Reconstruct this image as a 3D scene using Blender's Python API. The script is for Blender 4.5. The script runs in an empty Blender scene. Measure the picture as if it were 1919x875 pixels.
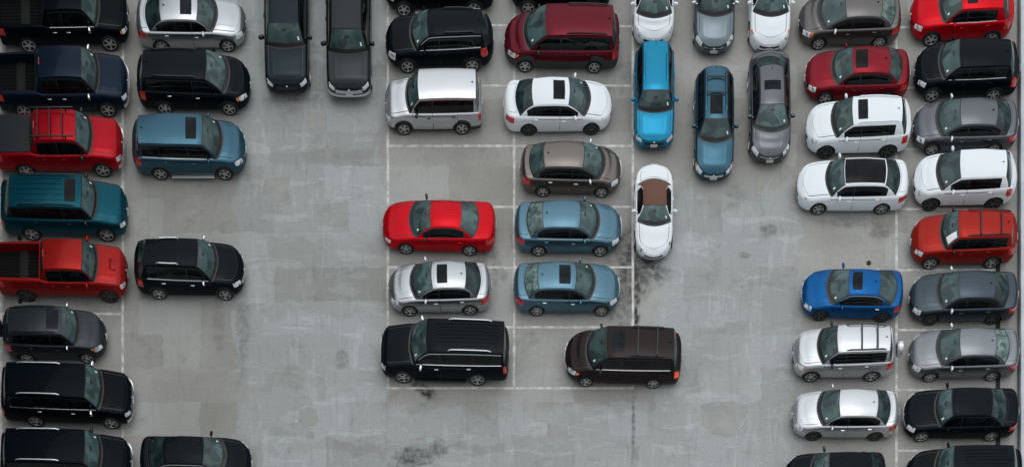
import bpy, bmesh, math, random
import numpy as np
from mathutils import Vector, Matrix
R = math.radians
random.seed(4)

# ---------------------------------------------------------------- camera, light, exposure
PPM, CH, CD = 42.0, 68.0, 51.0          # photo pixels per metre on the ground, camera height, distance south
scn = bpy.context.scene
cam_d = bpy.data.cameras.new('camera'); cam = bpy.data.objects.new('camera', cam_d)
scn.collection.objects.link(cam); scn.camera = cam
cam_d.sensor_fit = 'HORIZONTAL'; cam_d.sensor_width = 36
cam_d.lens = 36 * CH / (1919 / PPM)
cam_d.shift_y = CD / (1919 / PPM)        # a shift lens: image plane parallel to the deck
cam_d.clip_end = 2000
cam.location = (0, -CD, CH); cam.rotation_euler = (0, 0, 0)

world = bpy.data.worlds.new('World'); scn.world = world; world.use_nodes = True
wn = world.node_tree; bg = wn.nodes['Background']
sky = wn.nodes.new('ShaderNodeTexSky'); sky.sky_type = 'NISHITA'; sky.sun_disc = False
SUN_EL, SUN_AZ = 80, 10
sky.sun_elevation = R(SUN_EL); sky.sun_rotation = R(SUN_AZ)
sky.air_density = 1.0; sky.dust_density = 4.0; sky.ozone_density = 1.0
hs = wn.nodes.new('ShaderNodeHueSaturation'); hs.inputs['Saturation'].default_value = 0.22
wn.links.new(sky.outputs[0], hs.inputs['Color']); wn.links.new(hs.outputs[0], bg.inputs['Color'])
bg.inputs['Strength'].default_value = 0.07
sd = bpy.data.lights.new('sun', 'SUN'); so = bpy.data.objects.new('sun', sd); scn.collection.objects.link(so)
sd.energy = 1.65; sd.angle = R(118); sd.color = (.95, .985, 1)
az, el = R(SUN_AZ), R(SUN_EL)
sv = Vector((math.sin(az) * math.cos(el), math.cos(az) * math.cos(el), math.sin(el)))
so.rotation_euler = sv.to_track_quat('Z', 'Y').to_euler(); so.location = (0, 0, 40)
scn.view_settings.view_transform = 'Standard'; scn.view_settings.look = 'None'
scn.view_settings.gamma = 1; scn.view_settings.exposure = 0.27

# ---------------------------------------------------------------- helpers
def gx(px, h=0.0): return (px - 959.5) / PPM * (CH - h) / CH
def gy(py, h=0.0): return ((437.5 - py) / PPM + CD) * (CH - h) / CH - CD

def link(o): scn.collection.objects.link(o); return o
def mesh_obj(name, verts, faces, mats, parent=None, midx=None, smooth=True, sharp=38):
    me = bpy.data.meshes.new(name)
    me.from_pydata([tuple(v) for v in verts], [], [tuple(f) for f in faces])
    for m in mats: me.materials.append(m)
    if midx is not None: me.polygons.foreach_set('material_index', midx)
    if smooth:
        me.polygons.foreach_set('use_smooth', [True] * len(me.polygons))
        me.set_sharp_from_angle(angle=R(sharp))
    me.update()
    o = link(bpy.data.objects.new(name, me))
    if parent: o.parent = parent
    return o
def bm_obj(name, bm, mats, parent=None, smooth=True, sharp=38):
    me = bpy.data.meshes.new(name); bm.to_mesh(me); bm.free()
    for m in mats: me.materials.append(m)
    if smooth:
        me.polygons.foreach_set('use_smooth', [True] * len(me.polygons))
        me.set_sharp_from_angle(angle=R(sharp))
    o = link(bpy.data.objects.new(name, me))
    if parent: o.parent = parent
    return o
def tag(o, label=None, cat=None, group=None, kind=None):
    if label: o['label'] = label
    if cat: o['category'] = cat
    if group: o['group'] = group
    if kind: o['kind'] = kind
def bbox_bm(bm, c, s, rot=None, bev=0.0):
    r = bmesh.ops.create_cube(bm, size=1)
    M = Matrix.Translation(c) @ (rot or Matrix.Identity(4)) @ Matrix.Diagonal((s[0], s[1], s[2], 1))
    bmesh.ops.transform(bm, matrix=M, verts=r['verts'])
    if bev:
        es = list({e for v in r['verts'] for e in v.link_edges})
        bmesh.ops.bevel(bm, geom=es, offset=bev, segments=2, affect='EDGES', profile=.6)

def pchip(pts):
    pts = sorted(pts); X = np.array([p[0] for p in pts], float); Y = np.array([p[1] for p in pts], float)
    for i in range(1, len(X)):
        if X[i] <= X[i-1]: X[i] = X[i-1] + 1e-3
    h = np.diff(X); d = np.diff(Y) / h; m = np.zeros(len(X)); m[0] = d[0]; m[-1] = d[-1]
    for i in range(1, len(X) - 1):
        if d[i-1] * d[i] > 0:
            w1 = 2*h[i] + h[i-1]; w2 = h[i] + 2*h[i-1]; m[i] = (w1 + w2) / (w1/d[i-1] + w2/d[i])
    def f(x):
        x = np.clip(x, X[0], X[-1]); i = np.clip(np.searchsorted(X, x) - 1, 0, len(h) - 1)
        t = (x - X[i]) / h[i]; t2 = t*t; t3 = t2*t
        return (2*t3-3*t2+1)*Y[i] + (t3-2*t2+t)*h[i]*m[i] + (3*t2-2*t3)*Y[i+1] + (t3-t2)*h[i]*m[i+1]
    return f

# ---------------------------------------------------------------- materials
def new_mat(name):
    m = bpy.data.materials.new(name); m.use_nodes = True
    return m, m.node_tree, m.node_tree.nodes['Principled BSDF']
_mc = {}
def paint(col, metal=.6, rough=.26, coat=.07, spec=.09):
    k = ('p', col, metal, rough, coat, spec)
    if k in _mc: return _mc[k]
    m, nt, b = new_mat('car_paint')
    N = nt.nodes; L = nt.links
    tc = N.new('ShaderNodeTexCoord'); n = N.new('ShaderNodeTexNoise'); n.inputs['Scale'].default_value = 1.7; n.inputs['Detail'].default_value = 4
    L.new(tc.outputs['Object'], n.inputs['Vector'])
    mx = N.new('ShaderNodeMix'); mx.data_type = 'RGBA'
    mr = N.new('ShaderNodeMapRange'); mr.inputs[1].default_value = .45; mr.inputs[2].default_value = .8; mr.inputs[4].default_value = .10
    L.new(n.outputs[0], mr.inputs[0]); L.new(mr.outputs[0], mx.inputs[0])
    mx.inputs[6].default_value = (*col, 1)
    mx.inputs[7].default_value = tuple(c*.6 + .4*d for c, d in zip(col, tuple(min(.16, max(col)*1.1 + .004) for _ in col))) + (1,)
    L.new(mx.outputs[2], b.inputs['Base Color'])
    b.inputs['Metallic'].default_value = metal; b.inputs['Roughness'].default_value = rough
    b.inputs['Coat Weight'].default_value = coat; b.inputs['Coat Roughness'].default_value = .05
    b.inputs['Specular IOR Level'].default_value = spec
    _mc[k] = m; return m
def simple(name, col, rough=.5, metal=0, coat=0, emit=None, spec=.5):
    k = (name, col, rough, metal, coat)
    if k in _mc: return _mc[k]
    m, nt, b = new_mat(name)
    b.inputs['Base Color'].default_value = (*col, 1); b.inputs['Roughness'].default_value = rough
    b.inputs['Metallic'].default_value = metal; b.inputs['Coat Weight'].default_value = coat
    b.inputs['Specular IOR Level'].default_value = spec
    if emit: b.inputs['Emission Color'].default_value = (*emit[0], 1); b.inputs['Emission Strength'].default_value = emit[1]
    _mc[k] = m; return m
def glass_mat(name, c0, c1, scale=2.2):
    m, nt, b = new_mat(name); N = nt.nodes; L = nt.links
    tc = N.new('ShaderNodeTexCoord'); oi = N.new('ShaderNodeObjectInfo')
    va = N.new('ShaderNodeVectorMath'); va.operation = 'ADD'
    L.new(tc.outputs['Object'], va.inputs[0])
    sc = N.new('ShaderNodeMath'); sc.operation = 'MULTIPLY'; sc.inputs[1].default_value = 37
    L.new(oi.outputs['Random'], sc.inputs[0]); L.new(sc.outputs[0], va.inputs[1])
    n = N.new('ShaderNodeTexNoise'); n.inputs['Scale'].default_value = scale; n.inputs['Detail'].default_value = 2; n.inputs['Distortion'].default_value = .2
    L.new(va.outputs[0], n.inputs['Vector'])
    cr = N.new('ShaderNodeValToRGB'); cr.color_ramp.elements[0].position = .38; cr.color_ramp.elements[1].position = .62
    cr.color_ramp.elements[0].color = (*c0, 1); cr.color_ramp.elements[1].color = (*c1, 1)
    L.new(n.outputs[0], cr.inputs[0])
    # dark blotches painted in for interior shapes and dark reflections, different in every car
    n2 = N.new('ShaderNodeTexNoise'); n2.inputs['Scale'].default_value = scale*1.1; n2.inputs['Detail'].default_value = 1.5
    v2 = N.new('ShaderNodeVectorMath'); v2.operation = 'ADD'; v2.inputs[1].default_value = (4.3, 7.7, 1.1)
    L.new(va.outputs[0], v2.inputs[0]); L.new(v2.outputs[0], n2.inputs['Vector'])
    mr = N.new('ShaderNodeMapRange'); mr.interpolation_type = 'SMOOTHSTEP'; mr.inputs[1].default_value = .53; mr.inputs[2].default_value = .58; mr.inputs[4].default_value = .62
    L.new(n2.outputs[0], mr.inputs[0])
    rv = N.new('ShaderNodeMapRange'); rv.inputs[3].default_value = .62; rv.inputs[4].default_value = 1.12; L.new(oi.outputs['Random'], rv.inputs[0])
    mv = N.new('ShaderNodeVectorMath'); mv.operation = 'SCALE'; L.new(cr.outputs[0], mv.inputs[0]); L.new(rv.outputs[0], mv.inputs['Scale'])
    mx = N.new('ShaderNodeMix'); mx.data_type = 'RGBA'; mx.inputs[7].default_value = tuple(q*.35 for q in c0) + (1,)
    L.new(mr.outputs[0], mx.inputs[0]); L.new(mv.outputs[0], mx.inputs[6]); L.new(mx.outputs[2], b.inputs['Base Color'])
    b.inputs['Roughness'].default_value = .04; b.inputs['Specular IOR Level'].default_value = .3
    return m
def lens_mat(name, c0, c1, scale):
    m, nt, b = new_mat(name); N = nt.nodes; L = nt.links
    tc = N.new('ShaderNodeTexCoord'); n = N.new('ShaderNodeTexNoise'); n.inputs['Scale'].default_value = scale
    L.new(tc.outputs['Object'], n.inputs['Vector']); cr = N.new('ShaderNodeValToRGB')
    cr.color_ramp.elements[0].color = (*c0, 1); cr.color_ramp.elements[1].color = (*c1, 1)
    L.new(n.outputs[0], cr.inputs[0]); L.new(cr.outputs[0], b.inputs['Base Color']); b.inputs['Roughness'].default_value = .08
    b.inputs['Coat Weight'].default_value = .5
    return m
G_WIND = glass_mat('windshield_glass', (.034, .066, .068), (.072, .120, .120), 1.5)
G_REAR = glass_mat('rear_glass', (.012, .026, .028), (.03, .06, .062))
G_REARL = glass_mat('pale_rear_glass', (.07, .12, .115), (.17, .24, .22), 3.5)
G_SIDE = glass_mat('side_glass', (.002, .003, .0035), (.006, .010, .011))
G_DARK = glass_mat('dark_roof_glass', (.004, .006, .009), (.008, .011, .015))
G_DARK.node_tree.nodes['Principled BSDF'].inputs['Specular IOR Level'].default_value = .10
TRIM = simple('black_trim', (.006, .006, .007), .45)
CLAD = simple('grey_cladding', (.022, .024, .026), .6)
UNDER = simple('underbody', (.004, .004, .004), .9)
CHROME = simple('chrome', (.78, .80, .82), .12, 1)
SILV = simple('satin_silver', (.62, .64, .66), .3, .6)
TYRE = simple('tyre_rubber', (.012, .012, .012), .8)
RIM = simple('alloy_rim', (.50, .51, .52), .28, .8)
RIMD = simple('dark_rim', (.08, .085, .09), .3, .7)
BRAKE = simple('brake_hub', (.01, .01, .01), .7)
LAMP = lens_mat('headlight_lens', (.16, .17, .18), (.72, .77, .80), 6)
for _e, _p in zip(LAMP.node_tree.nodes['Color Ramp'].color_ramp.elements, (.36, .50)): _e.position = _p
AMBER = simple('amber_lens', (.75, .20, .05), .15, 0, 1)
REDL = simple('red_lens', (.50, .012, .012), .12, 0, 1)
REDLIT = simple('lit_red_lens', (.6, .02, .012), .15, 0, 1, ((1, .10, .04), .35))
PLATE = simple('licence_plate', (.55, .56, .56), .5)
STICK = simple('sticker', (.75, .80, .80), .4)
LINER = simple('bed_liner', (.005, .0055, .006), .85, spec=.1)
TONN = simple('bed_cover', (.014, .017, .021), .6, spec=.2)
CLOTH = simple('brown_soft_top', (.12, .055, .037), .85)
PAPER = simple('paper_sheet', (.8, .82, .82), .6)

# ---------------------------------------------------------------- wheels
def ring_lathe(bm, prof, n, mi=0):
    rings = []
    for (r, y) in prof:
        rings.append([bm.verts.new((r*math.cos(2*math.pi*k/n), y, r*math.sin(2*math.pi*k/n))) for k in range(n)])
    for a, b in zip(rings, rings[1:]):
        for k in range(n):
            f = bm.faces.new((a[k], a[(k+1) % n], b[(k+1) % n], b[k])); f.material_index = mi
    return rings
_wm = {}
def wheel_mesh(r, rr, spokes, dark):
    k = (r, rr, spokes, dark)
    if k in _wm: return _wm[k]
    w = .11
    bm = bmesh.new()
    ring_lathe(bm, [(rr, w-.015), (rr+.02, w), (r-.03, w), (r-.008, w-.02), (r, w-.05), (r, -w+.05), (r-.02, -w+.01), (rr, -w)], 28)
    bmesh.ops.recalc_face_normals(bm, faces=bm.faces)
    t = bpy.data.meshes.new('wheel'); bm.to_mesh(t); bm.free(); t.materials.append(TYRE)
    bm = bmesh.new()
    rg = ring_lathe(bm, [(.002, w-.06), (rr-.02, w-.07), (rr-.02, w-.02)], 28, 1)
    ring_lathe(bm, [(rr-.022, w-.02), (rr-.018, w-.004), (rr+.008, w-.004), (rr+.008, w-.03)], 28, 0)
    for s in range(spokes):
        a = 2*math.pi*s/spokes + .3
        for (d, wd0, wd1) in ((0, .030 if spokes > 6 else .042, .022 if spokes > 6 else .034),):
            pts = []
            for rad, wd in ((.03, wd0), (rr-.01, wd1)):
                for sg in (-1, 1):
                    for yy in (w-.01 - (.012 if rad > .1 else 0), w-.05):
                        pts.append(bm.verts.new((rad*math.cos(a)-sg*wd*math.sin(a), yy, rad*math.sin(a)+sg*wd*math.cos(a))))
            a0, a1, b0, b1, c0, c1, d0, d1 = pts
            for f in ((a0, c0, d0, b0), (a0, a1, c1, c0), (b0, d0, d1, b1), (c0, c1, d1, d0)):
                bm.faces.new(f)
    hub = ring_lathe(bm, [(.001, w+.002), (.045, w), (.05, w-.03)], 12, 0)
    bmesh.ops.recalc_face_normals(bm, faces=bm.faces)
    rm = bpy.data.meshes.new('rim'); bm.to_mesh(rm); bm.free()
    rm.materials.append(RIMD if dark else RIM); rm.materials.append(BRAKE)
    for m in (t, rm):
        m.polygons.foreach_set('use_smooth', [True]*len(m.polygons)); m.set_sharp_from_angle(angle=R(35))
    _wm[k] = (t, rm); return _wm[k]

# ---------------------------------------------------------------- the car
TYPES = {
 # H height, r wheel radius, hood: nose-tip z, hood front z, cowl z ; belt front/rear ; deck z, roof half width, zones/exponents
 'sedan':  dict(H=1.45, r=.33, g=.19, zn=.64, zh=.83, zc=.98, b0=.90, b1=.95, dk=1.03, dke=.98, rw=.60, zf=.75, nf=2.5, zr=.55, nr=2.9, bow=.26, rbow=.20, clad=False),
 'coupe':  dict(H=1.37, r=.33, g=.18, zn=.60, zh=.78, zc=.94, b0=.88, b1=.93, dk=1.00, dke=.96, rw=.56, zf=.75, nf=2.6, zr=.5, nr=3.0, bow=.26, rbow=.24, clad=False),
 'suv':    dict(H=1.69, r=.36, g=.25, zn=.72, zh=.97, zc=1.12, b0=1.03, b1=1.15, dk=1.06, dke=1.0, rw=.61, zf=.75, nf=2.5, zr=.52, nr=3.0, bow=.24, rbow=.10, clad=True),
 'bigsuv': dict(H=1.90, r=.40, g=.30, zn=.80, zh=1.04, zc=1.22, b0=1.14, b1=1.18, dk=1.14, dke=1.1, rw=.72, zf=.50, nf=3.0, zr=.32, nr=4.2, bow=.18, rbow=.06, clad=False),
 'van':    dict(H=1.76, r=.33, g=.22, zn=.68, zh=.92, zc=1.10, b0=1.02, b1=1.06, dk=1.04, dke=1.0, rw=.68, zf=.85, nf=2.5, zr=.40, nr=3.6, bow=.26, rbow=.08, clad=False),
 'box':    dict(H=1.70, r=.34, g=.24, zn=.76, zh=.98, zc=1.12, b0=1.04, b1=1.06, dk=1.04, dke=1.0, rw=.66, zf=.48, nf=3.0, zr=.28, nr=4.5, bow=.16, rbow=.04, clad=True),
 'wagon':  dict(H=1.52, r=.34, g=.22, zn=.62, zh=.83, zc=1.00, b0=.94, b1=.99, dk=1.00, dke=.95, rw=.58, zf=.65, nf=2.7, zr=.42, nr=3.4, bow=.24, rbow=.10, clad=True),
 'pickup': dict(H=1.90, r=.40, g=.34, zn=.86, zh=1.08, zc=1.22, b0=1.14, b1=1.16, dk=1.28, dke=1.28, rw=.66, zf=.46, nf=3.0, zr=.18, nr=5.0, bow=.16, rbow=.03, clad=False),
 'roadster': dict(H=1.25, r=.31, g=.16, zn=.52, zh=.68, zc=.86, b0=.80, b1=.82, dk=.90, dke=.84, rw=.52, zf=.95, nf=2.3, zr=.8, nr=2.4, bow=.22, rbow=.24, clad=False),
}
GROUPS = {}
class Car:
    def __init__(c, typ, root, W, xN, cowl, rf, rr, rb, xT, xwf, xwr, col, o):
        T = dict(TYPES[typ]); T.update({k: v for k, v in o.items() if k in T}); c.T = T
        c.typ, c.root, c.W, c.o = typ, root, W, o
        c.xN, c.xT, c.xwf, c.xwr = xN, xT, xwf, xwr
        c.bed = typ == 'pickup'
        bow, rbow = T['bow'], T['rbow']
        c.cowl = cowl - bow*.75; c.rf = rf - bow*.3; c.rr = rr + rbow*.25; c.rb = rb + rbow*.7
        if not c.bed: c.rb = max(c.rb, xT + .05)
        c.rr = max(c.rr, c.rb + .06)
        c.zoneF, c.zoneR = T['zf'], T['zr']
        H = T['H']; r = c.r = T['r']
        c.s_f = xN - T['zf']; c.s_r = xT + T['zr']
        zn, zh, zc, dk, dke = T['zn'], T['zh'], T['zc'], T['dk'], T['dke']
        # deck centre line
        mid = (c.cowl + c.rb)/2
        rear = [(c.rb, dk)] 
        if c.bed: rear += [(xT+.02, dke), (xT, dke-.03)]
        elif c.rb - xT > .35: rear += [((c.rb+xT)/2, (dk+dke)/2+.02), (xT+.16, dke), (xT+.05, dke-.05), (xT, dke-.12)]
        else: rear += [(xT, dke-.05)]
        c.zd = pchip([(xN, zn), (xN-.06, zn+.3*(zh-zn)), (xN-.22, zh-.02), (xN-.5, zh+.04), (c.cowl+.05, zc), (c.cowl-.2, zc), (mid, (zc+dk)/2)] + rear)
        hc = .075
        rs = [(c.rb, T['b1'])] if not c.bed else [(c.rb, dk-.03)]
        if c.bed: rs += [(c.rr+.05, T['b1']), (xT, dke-.05)]
        elif c.rb - xT > .35: rs += [((c.rb+xT)/2, (dk+dke)/2-.05), (xT+.16, dke-.06), (xT, dke-.20)]
        else: rs += [(xT, dke-.08)]
        c.zs = pchip([(xN, zn-.03), (xN-.22, zh-.10), (xN-.6, zh-.03), (c.cowl+.1, T['b0']), (mid, (T['b0']+T['b1'])/2)] + rs)
        c.zrf, c.zrr = H-.05, H - (.07 if typ in ('sedan', 'coupe') else .05)
        c.tap = pchip([(xN, .955), (c.cowl, .985), (0, 1.0), (xwr, .99), (xT, .955)])
        c.bowf = pchip([(xN, 0), (xN-.35, .25*bow), (c.cowl, bow), (c.rf, .45*bow), (c.rf-.5, 0), (c.rr+.4, 0), (c.rr, -rbow*.6), (c.rb, -rbow), (xT+.1, -.2*rbow), (xT, 0)])
        tp = o.get('tp', {'suv': .90, 'sedan': .93, 'coupe': .92, 'wagon': .93}.get(typ, 1.0))
        c.rtap = pchip([(c.xN, 1), (c.rf, .97 if tp < 1 else 1), ((c.rf+c.rr)/2, 1.0), (c.rr, tp), (c.xT, tp)])
        c.cr = .075 if typ != 'pickup' else .06
        c.side_f = pchip([(0, .93), (.12, .975), (.4, 1.0), (.62, .998), (.72, .982), (.9, .965), (1, .925)])
        c.rb_bed = c.rb - .06; c.re_bed = xT + .10
        c.floor = dk - .48
        c.g = T['g']
        c.P_paint = col
    def zb(c, x):
        z = np.full_like(x, c.g)
        z = z + .05*np.clip((x - c.xN + .3)/.3, 0, 1) + .08*np.clip((c.xT + .4 - x)/.4, 0, 1)
        Ra = c.r + .055
        for xw in (c.xwf, c.xwr):
            d = x - xw
            a = np.where(np.abs(d) < Ra, c.r + np.sqrt(np.clip(Ra*Ra - d*d, 0, None)), 0)
            z = np.maximum(z, np.minimum(a, c.zs(x) - .1))
        return z
    def zt(c, x):
        d = c.zd(x)
        def seg(xa, za, xb, zb_, bulge):
            q = np.clip((x - xa)/(xb - xa), 0, 1); return za + (zb_ - za)*q + bulge*np.sin(math.pi*q)
        ws = seg(c.cowl, c.zd(np.array([c.cowl]))[0], c.rf, c.zrf, .035)
        q = np.clip((c.rf - x)/(c.rf - c.rr), 0, 1)
        rf = c.zrf + (c.zrr - c.zrf)*q + (c.T['H'] - (c.zrf+c.zrr)/2)*4*q*(1-q)*.9
        rg = seg(c.rb, c.zd(np.array([c.rb]))[0], c.rr, c.zrr, .03)
        z = np.where(x >= c.cowl, d, np.where(x >= c.rf, ws, np.where(x >= c.rr, rf, np.where(x >= c.rb, rg, d))))
        return np.maximum(z, d)
    def xs(c, s):
        nf, nr = c.T['nf'], c.T['nr']
        a = np.clip(s, 0, 1)*math.pi/2; b = np.clip(3 - s, 0, 1)*math.pi/2
        xf = c.xN - c.zoneF*(1 - np.abs(np.cos(a))**(2/nf)); wf = np.abs(np.sin(a))**(2/nf)
        xr = c.xT + c.zoneR*(1 - np.abs(np.cos(b))**(2/nr)); wr = np.abs(np.sin(b))**(2/nr)
        xm = c.s_f + (c.s_r - c.s_f)*(s - 1)
        return np.where(s < 1, xf, np.where(s > 2, xr, xm)), np.where(s < 1, wf, np.where(s > 2, wr, 1.0))
    def sx(c, x):
        x = np.clip(np.asarray(x, float), c.xT, c.xN)
        nf, nr = c.T['nf'], c.T['nr']
        df = np.clip(1 - (c.xN - x)/c.zoneF, 0, 1); sf = np.arccos(df**(nf/2))/(math.pi/2)
        dr = np.clip(1 - (x - c.xT)/c.zoneR, 0, 1); sr = 3 - np.arccos(dr**(nr/2))/(math.pi/2)
        sm = 1 + (c.s_f - x)/(c.s_f - c.s_r)
        return np.where(x > c.s_f, sf, np.where(x < c.s_r, sr, sm))
    def P(c, s, v):
        s, v = np.broadcast_arrays(np.asarray(s, float), np.asarray(v, float))
        side = np.where(v <= 6, 1.0, -1.0)*np.where(s < 0, -1.0, 1.0)
        t = np.where(v <= 6, v, 12 - v); s = np.abs(s)
        x, wf = c.xs(s)
        w = c.W/2*wf*c.tap(x)
        zs, zt, zb, zd = c.zs(x), c.zt(x), c.zb(x), c.zd(x)
        zs = np.maximum(zs, zb + .05)
        yb = .875*w; zg = zs + .030
        z8 = zg + np.maximum(0, zt - c.cr - zg)
        q = np.clip((z8 - zg)/(c.T['H'] - c.cr - zg), 0, 1)
        rk = c.T['rw']*c.rtap(x)/(.875*c.W/2)
        y8 = yb*(1 - q*(1 - rk))
        # side wall
        z1 = zb + (zs - zb)*np.clip(t - 1, 0, 1)
        qq = np.clip((z1 - c.g)/(zs - c.g), 0, 1)
        fl = 0
        for xw in (c.xwf, c.xwr):
            fl = fl + .014*np.exp(-(((x - xw)/(c.r+.12))**2)**2)*np.clip(1 - np.abs(z1 - c.r - .2)/.5, 0, 1)
        y1 = w*(c.side_f(qq) + fl)
        y0 = w*.93*np.clip(t, 0, 1)
        y2 = .925*w + (yb - .925*w)*np.clip(t-2, 0, 1); z2 = zs + .030*np.clip(t-2, 0, 1)
        fr = np.where(t < 4, .86*(t-3), .86 + .14*(t-4)); fr = np.clip(fr, 0, 1)
        bul = .030*np.sin(math.pi*fr)*q
        y3 = yb + (y8 - yb)*fr + bul; z3 = zg + (z8 - zg)*fr + bul*.3
        p = np.clip(t - 5, 0, 1); yr = y8*(1 - p)
        e = 2.6
        z5 = z8 + (zt - z8)*(1 - (1 - p)**e)
        # hood creases
        cre = .008*np.exp(-(((1-p) - .68)/.07)**2)*np.clip((x - c.cowl)/.25, 0, 1)*np.clip((c.xN - .1 - x)/.3, 0, 1)
        z5 = z5 + cre
        if c.bed:
            inb = (x < c.rb_bed) & (x > c.re_bed)
            z5 = np.where(inb & (p > .09), c.floor + .0*p, z5)
        y = np.where(t < 1, y0, np.where(t < 2, y1, np.where(t < 3, y2, np.where(t < 5, y3, yr))))
        z = np.where(t < 1, zb, np.where(t < 2, z1, np.where(t < 3, z2, np.where(t < 5, z3, z5))))
        up = np.clip((t - 2)/1, 0, 1)
        x2 = x + c.bowf(x)*(1 - np.clip(y/np.maximum(yb, 1e-3), 0, 1)**2)*up*np.where(s < .02, 0, 1)
        if c.bed: x2 = np.where(x < c.rb - .01, x, x2)
        # raked nose and tail
        ef = np.clip(1 - s, 0, 1)**.8; er = np.clip(s - 2, 0, 1)**.8
        hh = c.T['zn']
        rake = np.clip((z - (hh - .10))/.28, 0, 2)
        x2 = x2 - ef*(.13*rake**1.3 + .05*np.clip((c.g + .18 - z)/.2, 0, 1))
        if not c.bed:
            hr = .62 if c.typ in ('sedan', 'coupe', 'roadster') else .75
            x2 = x2 + er*(.10*np.clip((z - hr)/.35, 0, 2)**1.3 + .08*np.clip((c.g + .18 - z)/.2, 0, 1))
        return np.stack([x2, y*side, z], -1)
    # a patch lying on the surface, proud by off
    def grid(c, S, V):
        return c.P(S, V)
    def patch(c, S, V, off=.004):
        """S, V 2-D arrays -> verts, faces (thin shell with a skirt)"""
        G = c.P(S, V); n, m = G.shape[:2]
        du = np.zeros_like(G); dv = np.zeros_like(G)
        du[1:-1] = G[2:] - G[:-2]; du[0] = G[1] - G[0]; du[-1] = G[-1] - G[-2]
        dv[:, 1:-1] = G[:, 2:] - G[:, :-2]; dv[:, 0] = G[:, 1] - G[:, 0]; dv[:, -1] = G[:, -1] - G[:, -2]
        N = np.cross(du, dv); ln = np.linalg.norm(N, axis=-1, keepdims=True)
        N = N/np.maximum(ln, 1e-12)
        cen = np.array([np.mean([c.xN, c.xT]), 0, .55])
        D = G - cen; D[..., 0] *= .3
        if np.sum(N*D) < 0: N = -N; flip = True
        else: flip = False
        bad = (ln < 1e-9)[..., 0]
        if bad.any():
            avg = N[~bad].mean(0) if (~bad).any() else np.array([0, 0, 1.]); N[bad] = avg/np.linalg.norm(avg)
        A = (G + N*off).reshape(-1, 3); B = (G - N*.006).reshape(-1, 3)
        F = []
        for i in range(n-1):
            for j in range(m-1):
                a, b, d, e = i*m+j, (i+1)*m+j, (i+1)*m+j+1, i*m+j+1
                F.append((a, b, d, e) if not flip else (a, e, d, b))
        K = n*m
        loop = [i*m for i in range(n)] + [(n-1)*m+j for j in range(1, m)] + [i*m+m-1 for i in range(n-2, -1, -1)] + [j for j in range(m-2, 0, -1)]
        V2 = list(A); idx = {}
        for k in loop: idx[k] = len(V2); V2.append(B[k])
        for a, b in zip(loop, loop[1:] + loop[:1]):
            f = (b, a, idx[a], idx[b]); F.append(f if not flip else f[::-1])
        return V2, F
    def rect(c, xa, xb, va, vb, n, m, inset=0):
        """xa, xb: numbers or functions of v"""
        V = np.linspace(va, vb, m)[None, :].repeat(n, 0)
        fa = xa if callable(xa) else (lambda v: np.full_like(v, xa)); fb = xb if callable(xb) else (lambda v: np.full_like(v, xb))
        q = np.linspace(0, 1, n)[:, None]
        X = fa(V)*(1 - q) + fb(V)*q
        return c.sx(X), V
    def srect(c, sa, sb, va, vb, n, m):
        return np.linspace(sa, sb, n)[:, None].repeat(m, 1), np.linspace(va, vb, m)[None, :].repeat(n, 0)
    def add(c, name, SV, mat, off=.004, parent=None, label=None):
        V, F = c.patch(*SV, off=off)
        o = mesh_obj(name, V, F, [mat], parent or c.root, sharp=50)
        if label: o['label'] = label
        return o
    def yfrac_s(c, yf, rear=False):
        """s in the end zone where half width is yf of full"""
        n = c.T['nr'] if rear else c.T['nf']
        a = math.asin(min(1, yf)**(n/2))/(math.pi/2)
        return 3 - a if rear else a
    def build(c):
        o, T, root = c.o, c.T, c.root
        glass_top = c.T['H'] - c.cr
        # ---- window limits along x
        xx = np.linspace(c.rb, c.cowl, 200)
        hgt = c.zt(xx) - c.cr - c.zs(xx)
        lim = .16 if c.typ in ('sedan', 'coupe', 'roadster') else .22
        ok = xx[hgt > lim]; w0, w1 = ok.min(), ok.max()
        w1 = w1 - .03; w0 = w0 + o.get('cpil', .10 if c.typ in ('sedan', 'coupe') else .16)
        if c.bed: w0 = c.rr + .06
        if c.typ == 'roadster': w0 = c.rf - .75
        xB = o.get('xB', (c.xwf + c.xwr)/2 - .02 if c.typ not in ('coupe', 'roadster') else w0 + .04)
        doors4 = c.typ not in ('coupe', 'roadster') and not o.get('two_door')
        xD = max(w0 + .0, c.xwr + c.r*.55) if doors4 else xB
        if c.bed and doors4: xD = w0
        c.w0, c.w1, c.xB = w0, w1, xB
        # ---- shell
        S = list(np.linspace(0, 1, 13)) + list(np.linspace(2, 3, 13))
        Ra = c.r + .055; X = []
        for xw in (c.xwf, c.xwr):
            for k in range(13): X.append(xw + Ra*math.cos(math.pi*k/12)*(.9999))
            X += [xw + Ra + .004, xw - Ra - .004]
        X += list(np.linspace(c.cowl, c.rf, 7)) + list(np.linspace(c.rf, c.rr, 9)) + list(np.linspace(c.rr, c.rb, 7))
        X += [w0, w1, c.cowl + .07, c.cowl + .2]
        if c.bed: X += [c.rb_bed + .001, c.rb_bed - .001, c.re_bed + .001, c.re_bed - .001, c.rb-.012]
        X += list(np.linspace(c.cowl, c.xN - .1, 8)) + list(np.linspace(c.rb, c.xT + .05, 5))
        S += [float(c.sx(x)) for x in X if c.xT < x < c.xN]
        S = sorted(S); S2 = [S[0]]
        for s in S[1:]:
            if s - S2[-1] > 1e-5: S2.append(s)
        S = np.array(S2)
        tv = [0, .5, 1, 1.05, 1.12] + list(np.linspace(1.2, 2, 9)) + [2.5, 3, 3.25, 3.5, 3.75, 4, 4.35, 4.7, 5, 5.03, 5.08]
        if c.bed: tv += [5.0899, 5.0901]
        tv += [5.15, 5.25, 5.32, 5.4, 5.55, 5.7, 5.85, 6]
        tv = np.array(tv); tv = np.concatenate([tv, (12 - tv[:-1])[::-1]])
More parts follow.
